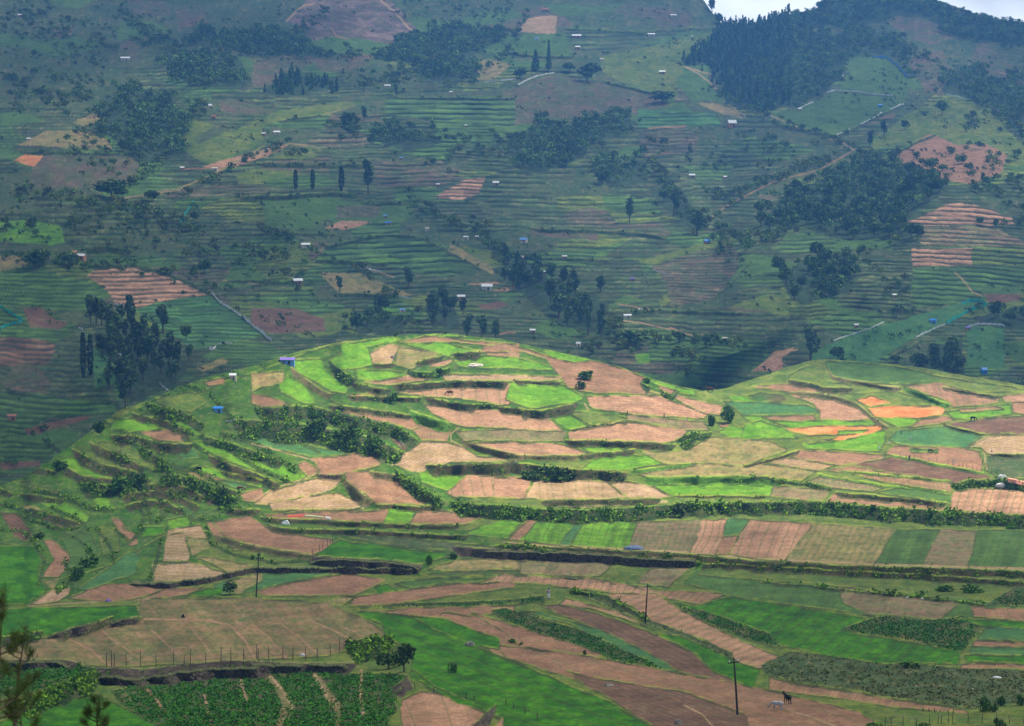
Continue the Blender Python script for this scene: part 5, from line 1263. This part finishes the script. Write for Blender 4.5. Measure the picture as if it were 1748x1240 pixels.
for a in [('U1', 130, 103, 28, 'tiny white hut high on the upper left hill'), ('U1', 828, 393, 60, 'long white hut at the end of a dark hedge, upper left', 'white', 'cream', .5), ('U2', 893, 573, 42, 'white hut on the grey-green slope under the rock dome', 'white', 'cream', .5), ('U2', 1318, 613, 22, 'tiny white hut above the banded terraces, upper middle'),
 ('U2', 988, 1048, 22, 'tiny pale blue hut above the purple terraces', 'sky'), ('M2', 1233, 62, 26, 'white hut on the right end of the purple terraces'), ('M2', 1615, 57, 42, 'white hut right of the tan terraces, upper centre'), ('M2', 355, 468, 62, 'wide white-roofed hut at the left tip of the green mound', 'white', 'cream', .6),
 ('M2', 305, 712, 62, 'white-roofed mud hut left of the tan mound', 'white', 'mud'), ('M2', 1557, 752, 72, 'large white-roofed hut above the knoll, centre', 'white', 'cream'), ('M2', 1380, 815, 52, 'white-roofed hut beside the dark trees above the knoll', 'white', 'mud'), ('M2', 1418, 410, 34, 'white hut right of the green mound', 'white', 'cream', .5), ('M2', 995, 897, 40, 'pale blue hut in the green plot just above the knoll', 'sky', 'cream', .5),
 ('M2', 1488, 410, 16, 'tiny white hut at the far right of the green mound'), ('M2', 905, 318, 42, 'blue-roofed hut in the reddish farmyard above the green mound', 'blue', 'mud', .5), ('M2', 880, 272, 26, 'small pale blue hut above the blue-roofed one', 'sky', 'mud'), ('M2', 1162, 360, 26, 'tall pale hut at the right of the reddish farmyard', 'cream', 'cream', 1.2),
 ('U3', 215, 260, 26, 'pale blue hut in the green plot at top centre', 'sky', 'cream'), ('U3', 480, 245, 60, 'long white hut in the top centre terraces, upper left one', 'white', 'mud', .5), ('U3', 490, 318, 32, 'white hut in the top centre terraces, lower left one'), ('U3', 973, 232, 46, 'long white hut at the right of the top centre terraces', 'white', 'cream', .5), ('U3', 1122, 105, 44, 'white hut high on the brown slope below the skyline notch', 'white', 'cream', .5),
 ('U3', 1048, 482, 42, 'white hut alone in the open green slope'), ('U3', 648, 395, 24, 'small pale hut at the left edge of the open green slope', 'cream', 'cream'), ('U3', 1507, 832, 56, 'white-roofed house with orange walls on the right terraces', 'white', 'orange', 1.2), ('U3', 1245, 1170, 40, 'white hut in the terraces right of centre, left one'), ('U3', 1460, 1173, 24, 'tiny white hut in the terraces right of centre, right one'),
 ('U3', 280, 70, 40, 'brown hut on the reddish ground at the very top centre', 'rust', 'mud'), ('U3', 1245, 243, 12, 'tiny white shelter at the top of the open green slope'), ('M3', 135, 435, 50, 'bright blue-roofed hut in the terraces at centre', 'sky', 'cream'), ('M3', 1347, 445, 42, 'blue tent-like hut at the top of the purple-grey slope', 'blue', 'mud', .8), ('M3', 852, 690, 32, 'small violet-blue hut on the dull green slope', 'violet', 'mud'),
 ('M3', 405, 538, 34, 'small white hut in the dark terraces at centre', 'white', 'mud', .5), ('M3', 815, 935, 52, 'white hut low in the valley behind the knoll', 'white', 'cream', .5), ('M3', 190, 1032, 38, 'grey-white hut behind the knoll crest, left one'), ('M3', 492, 1122, 28, 'bright white hut behind the knoll crest, right one', 'white', 'cream', 1.1), ('M3', 110, 550, 40, 'pale brown hut beside the dark round tree at centre', 'cream', 'mud'), ('M3', 280, 640, 22, 'tiny white hut on the brown strip at centre'), ('M3', 1465, 1088, 26, 'small pale hut on the dark bank at right of the valley', 'cream', 'dark'),
 ('M4', 1145, 965, 46, 'bright blue tent on the blue-green slope', 'blue', 'sky', .6), ('M4', 885, 800, 18, 'tiny white hut in the right-hand terraces'), ('M4', 632, 995, 28, 'white hut by the boulder at the foot of the terraces'), ('U4', 790, 702, 30, 'blue hut in the lower hill field at upper right', 'sky', 'blue'), ('U4', 262, 727, 26, 'white hut at the lower edge of the skyline plantation'), ('U4', 1580, 735, 18, 'tiny violet hut near the crest of the brown hill', 'violet', 'mud'), ('M4', 1370, 1015, 36, 'violet-blue hut at the corner of the small right-hand field', 'violet', 'mud', .6),
 ('K4', 1390, 280, 38, 'bright blue hut behind the green fields at the right', 'sky', 'blue', 1.2), ('M1', 538, 545, 60, 'orange-walled hut with white roof beside the big tree at left', 'white', 'orange'), ('M1', 485, 520, 44, 'orange-roofed hut just behind the white-roofed one at left', 'orange', 'mud'), ('U1', 1413, 778, 34, 'pinkish-roofed hut in the upper left gully', 'rust', 'mud'), ('U1', 1205, 1116, 28, 'white hut beside a bare patch at upper left'), ('U1', 1420, 1122, 40, 'pale hut on the dirt track at upper left', 'cream', 'cream', .6), ('U1', 190, 920, 28, 'white hut at the left end of the tan hump', 'white', 'cream', .5),
 ('U1', 1390, 708, 24, 'whitish hut above the pinkish-roofed one', 'white', 'cream', 1.3), ('K1', 72, 492, 54, 'red-roofed hut in the terraces at the left edge', 'rust', 'mud', .7), ('U2', 165, 882, 44, 'white hut on the olive ridge at left, right one', 'white', 'cream', .6), ('U2', 80, 890, 26, 'white hut on the olive ridge at left, left one'), ('U2', 1415, 833, 16, 'tiny white hut on the plot above the tan terraces')]: hut(*a)
hut('K1', 1357, 445, 60, 'bright blue tarpaulin shelter on the left side of the knoll', 'blue', 'sky', .55, 'n', .1); hut('K2', 220, 215, 92, 'violet-blue tarpaulin shelter on the knoll skyline at left', 'violet', 'sky', .45, 'n', 0); hut('K1', 1450, 240, 28, 'tiny white shelter near the knoll skyline at left', 'white', 'cream', .9, 'n', 0)
# sheets, heaps, boulders
def heap(t, px, py, w_, h_, label, m, name='tarpaulin', cat='tarpaulin', sheet='n', seed=1, group=None):
    x = TILE[t][0]+px/TILE[t][2]; y = TILE[t][1]+py/TILE[t][2]; p = at(x, y, sheet); sc = p.y/FP/TILE[t][2]; W, H = w_*sc, h_*sc; r = np.random.default_rng(seed); bm = bmesh.new(); bmesh.ops.create_icosphere(bm, subdivisions=3, radius=.5)
    for v in bm.verts:
        k = 1+.45*(float(vn(np.float32(v.co.x*5+seed), np.float32(v.co.y*5+v.co.z*3), seed))-.5); v.co = Vector((v.co.x*W*k, v.co.y*W*.5*k, max(v.co.z, -.2)*H*1.6*k))
    me = bpy.data.meshes.new(name); bm.to_mesh(me); bm.free(); o = new_obj(name, me, None, m); o.location = p; o['label'] = label; o['category'] = cat
    if group: o['group'] = group
heap('L3', 805, 142, 120, 34, 'heap of grey-blue sheeting on the hedge bank between the striped fields', M['sky'] if 0 else flat_mat('grey_blue_sheet', (.16, .22, .36)), seed=2); heap('L3', 655, 992, 62, 16, 'flat grey stones heaped in the ploughed slope at the bottom', M['rock'], 'stone_heap', 'stones', seed=3)
heap('L1', 672, 462, 42, 18, 'small violet bundle on the field edge at left', M['violet'], 'bundle', 'bundle', seed=4); heap('L2', 315, 802, 34, 18, 'white bag lying in the dry hillside field', M['white'], 'bag', 'bag', seed=5); heap('L1', 168, 722, 22, 12, 'small white stone at the corner of the dry field', M['white'], 'stone', 'stone', seed=6)
heap('K2', 210, 1225, 50, 34, 'grey-white heap of sacks under the cloth strips', M['white'], 'sack_heap', 'sacks', seed=7); heap('K4', 1510, 985, 110, 26, 'crumpled white plastic sheet fallen at the right edge of the lit fields', M['white'], seed=8); heap('K4', 1500, 945, 60, 40, 'white plastic sheet hanging over the bank at right', M['white'], seed=9)
heap('L3', 1083, 1230, 50, 40, 'grey boulder at the bottom edge below the ploughed slope', M['rock'], 'boulder', 'boulder', seed=10); heap('L4', 1470, 940, 60, 12, 'pale sheet lying in the scrub at bottom right', M['white'], seed=11); heap('L4', 1322, 1015, 22, 16, 'cream stone in the scrub at bottom right', M['cream'], 'stone', 'stone', seed=12)
heap('K2', 1395, 240, 110, 26, 'low heap of pale stones in the upper knoll field', M['cream'], 'stone_heap', 'stones', seed=13); heap('K2', 875, 190, 34, 20, 'small grey stone heap beside the top soil field', M['rock'], 'stone_heap', 'stones', seed=14); heap('L4', 912, 440, 22, 14, 'white bag on the field path at right, left one', M['white'], 'bag', 'bag', seed=15); heap('L4', 1005, 447, 20, 12, 'white bag on the field path at right, right one', M['white'], 'bag', 'bag', seed=16)
heap('L1', 1137, 562, 24, 28, 'dark tree stump in the dry hillside field', M['pole'], 'tree_stump', 'stump', seed=17); heap('L2', 1360, 740, 60, 36, 'grey boulders beside the small dark wall', M['rock'], 'boulder', 'boulder', seed=18)
def strip(t, pts, wpx, label, m, name='cloth_strip', h=.35):
    P = tp(t, pts.split()); Q = [at(*p, 'n') for p in P]; o0 = Q[0]; B = MBld(); wd = wpx*Q[0].y/FP*2.2; V = []; F = []
    for i, q in enumerate(Q):
        q = q-o0; V += [(q.x, q.y-wd/2, q.z+.05), (q.x, q.y-wd*.3, q.z+h), (q.x, q.y+wd*.3, q.z+h*1.1), (q.x, q.y+wd/2, q.z+.05)]
        if i: F += [((i-1)*4+j, i*4+j, i*4+(j+1) % 4, (i-1)*4+(j+1) % 4) for j in range(4)]
    F += [(3, 2, 1, 0), tuple(len(V)-4+j for j in range(4))]; single(name, B.add(V, F), m, label, 'sheet', o0)
strip('K2', '220,1178 270,1176 325,1172', 3, 'long strip of red cloth laid on the soil left of the green plot', M['red'])
strip('K2', '332,1176 390,1180 445,1186', 4, 'pale green strip laid out right of the red cloth', M['lime']); strip('K2', '458,1186 490,1192', 5, 'red and white cloth end beside the pale green strip', M['net'])
strip('K4', '1540,960 1590,968 1641,978 1760,1000', 7, 'long pink sheet draped along the bank at the right edge', M['pink'], h=1.0)
# bodies grown from a jointed skeleton
def body(name, verts, edges, m, parent=None, sub=2):
    me = bpy.data.meshes.new(name); me.from_pydata([v[:3] for v in verts], edges, []); me.update(); o = bpy.data.objects.new(name, me); COL.link(o)
    s = o.modifiers.new('skin', 'SKIN'); s.use_smooth_shade = True
    for i, v in enumerate(verts): me.skin_vertices[0].data[i].radius = (v[3], v[3] if len(v) < 5 else v[4])
    me.skin_vertices[0].data[0].use_root = True; q = o.modifiers.new('sub', 'SUBSURF'); q.levels = sub; q.render_levels = sub
    dg = bpy.context.evaluated_depsgraph_get(); n_ = bpy.data.meshes.new_from_object(o.evaluated_get(dg)); bpy.data.objects.remove(o); n_.name = name; n_.materials.clear(); n_.materials.append(m)
    n_.polygons.foreach_set('use_smooth', np.ones(len(n_.polygons), bool)); return n_
def quad(kind, graze, m):
    """donkey or cow about 1.25 m at the shoulder, facing +x"""
    c = kind == 'cow'; t = .31 if c else .28; hx = 1.28 if graze else 1.15
    v = [(-.05, 0, .92, t*1.05, t), (-.45, 0, .96, t*.95), (-.68, 0, .98, t*.62), (.35, 0, .93, t*1.0, t*.9), (.62, 0, 1.02, t*.62), (.85, 0, .92 if graze else 1.14, t*.5), (hx-.08, 0, .42 if graze else 1.30, .12), (hx+.10, 0, .22 if graze else 1.14, .10), (hx+.16, 0, .12 if graze else 1.05, .075)]
    e = [(0, 1), (1, 2), (0, 3), (3, 4), (4, 5), (5, 6), (6, 7), (7, 8)]
    def limb(root, pts):
        i = root
        for p in pts: v.append(p); e.append((i, len(v)-1)); i = len(v)-1
    for s in (-.15, .15):
        limb(3, [(.48, s, .72, .10), (.50, s, .44, .075), (.49, s, .14, .052), (.53, s, .03, .06)])
        limb(1, [(-.50, s, .74, .13), (-.42, s, .58, .085), (-.60, s, .40, .066), (-.56, s, .12, .052), (-.52, s, .03, .06)])
    limb(2, [(-.80, 0, .82, .03), (-.84, 0, .45, .022), (-.84, 0, .35, .035)])
    E_ = .16 if not c else .10; hz = .48 if graze else 1.36
    for s in (-1, 1): limb(6, [(hx-.12, s*.09, hz+.05, .035), (hx-.15, s*(.12 if not c else .2), hz+E_*.9, .018)])
    if c:
        for s in (-1, 1): limb(6, [(hx-.05, s*.07, hz+.12, .022), (hx-.02, s*.16, hz+.26, .01)])
    return body(kind, v, e, m)
AN = {}
def animal(kind, px, row, hpx, rz, label, col, graze=True, sheet='n'):
    k = (kind, graze, col)
    if k not in AN: AN[k] = quad(kind, graze, M[col])
    p = at(px, row, sheet); o = bpy.data.objects.new(kind, AN[k]); COL.link(o); o.location = p; H = hpx*p.y/FP/1.27; o.scale = (H, H, H); o.rotation_euler = (0, 0, rz); o['label'] = label; o['category'] = kind
animal('donkey', 1327, 1212, 17, 2.7, 'pale grey donkey grazing on the bare slope at bottom right', 'grey'); animal('donkey', 1344, 1202, 17, 2.0, 'black donkey standing behind the grey one at bottom right', 'black', False)
animal('cow', 768, 676, 9, 3.0, 'reddish-brown cow grazing in the upper soil field of the knoll', 'cow'); animal('cow', 339, 806, 9, 3.1, 'dark cow on the brown strip of the left slope, upper one', 'black'); animal('cow', 410, 839, 9, .3, 'dark brown cow on the left slope, lower one near the pale field', 'cow')
animal('cow', 1212, 670, 9, 2.9, 'brown cow at the right foot of the knoll, right one', 'cow', False); animal('cow', 1195, 663, 7, 2.9, 'dark cow at the right foot of the knoll, left one', 'black'); animal('cow', 1660, 719, 8, .2, 'dark cow on the edge of the brown field at right', 'black'); animal('goat' if 0 else 'cow', 1588, 773, 6, .2, 'small black calf on the green strip at right', 'black')
def person(px, row, hpx, rz, label, cloth, lower, bend=0., sheet='n'):
    p = at(px, row, sheet); k = hpx*p.y/FP/1.65; b = bend
    def f_(x, y, z, r, r2=None):      # bend forward at the hips
        if z > .92: a = b; dz = z-.92; return (x+dz*math.sin(a)+0., y, .92+dz*math.cos(a), r, r2 or r)
        return (x, y, z, r, r2 or r)
    v = [f_(0, 0, .92, .14, .10), f_(0, 0, 1.12, .12, .09), f_(0, 0, 1.34, .15, .09), f_(0, 0, 1.43, .055), f_(.02, 0, 1.52, .085), f_(.01, 0, 1.62, .075)]; e = [(0, 1), (1, 2), (2, 3), (3, 4), (4, 5)]
    for s in (-1, 1):
        i = len(v); v += [f_(0, s*.17, 1.36, .05), f_(.0, s*.22, 1.10, .038), f_(.10, s*.20, .90, .03), f_(.13, s*.19, .82, .032)]; e += [(2, i), (i, i+1), (i+1, i+2), (i+2, i+3)]
        i = len(v); v += [(0, s*.09, .82, .085), (.03*s, s*.10, .48, .058), (.02*s, s*.10, .10, .04), (.10+.02*s, s*.10, .04, .035)]; e += [(0, i), (i, i+1), (i+1, i+2), (i+2, i+3)]
    me = body('person', v, e, M['skin']); o = new_obj('person', me); o.location = p; o.scale = (k, k, k); o.rotation_euler = (0, 0, rz); o['label'] = label; o['category'] = 'person'
    def ring(name, L, m):
        B = MBld(); V = []; F = []; K_ = 12
        for i, (c, rx, ry) in enumerate(L):
            V += [(c[0]+rx*math.cos(j*6.2832/K_), c[1]+ry*math.sin(j*6.2832/K_), c[2]) for j in range(K_)]
            if i: F += [((i-1)*K_+j, (i-1)*K_+(j+1) % K_, i*K_+(j+1) % K_, i*K_+j) for j in range(K_)]
        F.append(tuple(range((len(L)-1)*K_, len(L)*K_))); B.add(V, F).build(name, m, o, True)
    g = lambda x, z: f_(x, 0, z, 0)[:3]
    ring('shirt', [(g(0, .84), .17, .20), (g(0, 1.05), .15, .18), (g(0, 1.3), .16, .23), (g(0, 1.42), .10, .14)], M[cloth]); ring('skirt', [((0, 0, .22), .2, .24), ((0, 0, .6), .18, .21), ((0, 0, .95), .15, .18)], M[lower]); q = g(-.01, 1.60); ring('hair', [((q[0], 0, q[2]-.06), .10, .10), ((q[0], 0, q[2]+.04), .10, .10), ((q[0], 0, q[2]+.10), .05, .05)], M['hair'])
person(937, 1023, 19, -1.2, 'person in pale mauve clothes standing on the path above the ploughed strips', 'cloth', 'lightcloth')
person(1070, 709, 8, -.5, 'person in dark clothes at the edge of the big soil field, left one', 'darkcloth', 'darkcloth', .3); person(1134, 714, 9, 3, 'person in dark clothes at the edge of the big soil field, middle one', 'darkcloth', 'darkcloth'); person(1173, 718, 7, 1, 'stooping person in the thin crop below the soil field, right one', 'darkcloth', 'cloth', .9)
person(1501, 768, 9, 1, 'person in white beside the green strip at right, lower left one', 'lightcloth', 'lightcloth', .4); person(1518, 758, 6, 1, 'stooping person in white at the corner of the blue-green field', 'lightcloth', 'lightcloth', 1.0); person(1553, 752, 8, 2, 'person in pale clothes inside the blue-green field', 'lightcloth', 'cloth'); person(1539, 742, 7, 2, 'person in dark clothes at the top left of the blue-green field', 'darkcloth', 'darkcloth')
person(1628, 793, 9, 0, 'person in white on the brown field at right, centre', 'lightcloth', 'lightcloth', .3); person(1677, 791, 7, 0, 'person in dark clothes by the sticks at right', 'darkcloth', 'darkcloth', .2); person(1693, 773, 8, 0, 'person in pale clothes by the bank at the far right', 'lightcloth', 'darkcloth'); person(1382+170, 786, 9, 1, 'person in dark clothes among the sticks in the brown field', 'darkcloth', 'darkcloth')
# ---------------------------------------------------------------- broken cloud deck (casts the cloud shadows) and haze
def sunlit(x, y):
    """share of sun the broken cloud lets through over ground point x, y"""
    px = 874+FP*x/np.maximum(y, 50)
    w_ = 60*(fbm(x/160, y/160, 81, 3)-.5); yy = y+w_; pp = px+w_*1.5
    s = lambda v, a, b: np.clip((v-a)/(b-a), 0, 1)**2*(3-2*np.clip((v-a)/(b-a), 0, 1))
    knoll = s(yy, 545, 600)*(1-s(yy, 850, 935))*s(pp, 230, 430)
    knoll = np.maximum(knoll, .5*s(yy, 520, 560)*(1-s(yy, 730, 790))*s(pp, -60, 120))
    strip = s(yy, 455, 490)*(1-s(yy, 590, 620))*s(pp, 700, 850)*.45
    fg = .29*(1-s(yy, 470, 500))+.36*s(yy, 450, 500)*(1-s(yy, 560, 640))
    far = (.19+.30*np.clip((fbm(x/260, y/420, 91, 3)-.5)*4+.3, 0, 1))*s(yy, 900, 980)
    return np.clip(np.maximum.reduce([knoll, strip, fg, far]), .12, 1)
def cloud():
    xs = np.arange(-1700, 2900, 28.); ys = np.arange(-700, 4400, 28.)
    X, Y = np.meshgrid(xs, ys); sx, sy, sz = SUN_DIR; nr, nc = X.shape
    lay = []; den = []
    for z0, amp, seed in ((520, 14, 5), (600, 60, 6)):
        Z = z0+amp*(fbm(X/140, Y/140, seed, 3)-.5)*2; k = (Z+95)/sz
        T = sunlit(X-k*sx, Y-k*sy); lay.append(np.stack([X, Y, Z], -1)); den.append(1-np.sqrt(T))
    V = np.concatenate([l.reshape(-1, 3) for l in lay]); F = gridfaces(nr, nc); n_ = nr*nc
    i = np.arange(n_).reshape(nr, nc); ring = np.concatenate([i[0, :-1], i[:-1, -1], i[-1, :0:-1], i[:0:-1, 0]]); nx = np.roll(ring, -1)
    F = np.concatenate([F[:, ::-1], F+n_, np.stack([ring, nx, nx+n_, ring+n_], 1)])
    d = np.concatenate([d.ravel() for d in den])
    me = np_mesh('cloud', V, F, np.stack([d, d, d], 1))
    m = bpy.data.materials.new('cloud_vapour'); m.use_nodes = True; n = m.node_tree.nodes; l = m.node_tree.links; n.clear()
    a = n.new('ShaderNodeAttribute'); a.attribute_name = 'Col'; tr = n.new('ShaderNodeBsdfTransparent'); tl = n.new('ShaderNodeBsdfTranslucent')
    tl.inputs[0].default_value = (.40, .41, .42, 1); mx = n.new('ShaderNodeMixShader'); o = n.new('ShaderNodeOutputMaterial')
    l.new(a.outputs['Fac'], mx.inputs[0]); l.new(tr.outputs[0], mx.inputs[1]); l.new(tl.outputs[0], mx.inputs[2]); l.new(mx.outputs[0], o.inputs[0])
    c = new_obj('cloud', me, None, m); c['kind'] = 'stuff'; c['label'] = 'broken cloud overhead that leaves only the knoll in full sun'; c['category'] = 'cloud'
cloud()
def cloud_bank():
    xs = np.linspace(-2500, 6500, 180); zs = np.linspace(-600, 2300, 70); X, Z = np.meshgrid(xs, zs)
    Y = 8200+1.5*(Z+600)-350*(fbm(X/700, Z/500, 15, 4)-.5); Y2 = Y+900+300*fbm(X/800, Z/800, 19, 3); nr, nc = X.shape; Zt = Z+(fbm(X/500, Z*0, 23, 3)-.5)*900*np.clip((Z-900)/1400, 0, 1)
    V = np.concatenate([np.stack([X, Y, Zt], -1).reshape(-1, 3), np.stack([X, Y2, Zt], -1).reshape(-1, 3)]); F = gridfaces(nr, nc); n_ = nr*nc; i = np.arange(n_).reshape(nr, nc)
    ring = np.concatenate([i[0, :-1], i[:-1, -1], i[-1, :0:-1], i[:0:-1, 0]]); nx = np.roll(ring, -1)
    F = np.concatenate([F[:, ::-1], F+n_, np.stack([ring, nx, nx+n_, ring+n_], 1)])
    m = bpy.data.materials.new('distant_cloud'); m.use_nodes = True; n = m.node_tree.nodes; l = m.node_tree.links; n.clear()
    a = n.new('ShaderNodeBsdfDiffuse'); o = n.new('ShaderNodeOutputMaterial'); a.inputs[0].default_value = (.88, .93, .97, 1); l.new(a.outputs[0], o.inputs[0])
    c = new_obj('cloud_bank', np_mesh('cloud_bank', V, F), None, m); c['kind'] = 'stuff'; c['label'] = 'pale bright cloud filling the sky behind the ridge'; c['category'] = 'cloud'
cloud_bank()
def haze():
    bm = bmesh.new(); bmesh.ops.create_cube(bm, size=1)
    for v in bm.verts: v.co = Vector((v.co.x*6400, 1900+v.co.y*4200, 85+v.co.z*530))
    me = bpy.data.meshes.new('haze'); bm.to_mesh(me); bm.free()
    m = bpy.data.materials.new('haze_air'); m.use_nodes = True; n = m.node_tree.nodes; l = m.node_tree.links; n.clear()
    v = n.new('ShaderNodeVolumePrincipled'); v.inputs['Density'].default_value = HAZE_D; v.inputs['Color'].default_value = HAZE_C; v.inputs['Anisotropy'].default_value = .25
    o = n.new('ShaderNodeOutputMaterial'); l.new(v.outputs[0], o.inputs['Volume'])
    h = new_obj('haze', me, None, m); h['kind'] = 'stuff'; h['label'] = 'blue haze in the air over the valley'; h['category'] = 'haze'
HAZE_D = .00018; HAZE_C = (.13, .40, 1, 1)
haze()
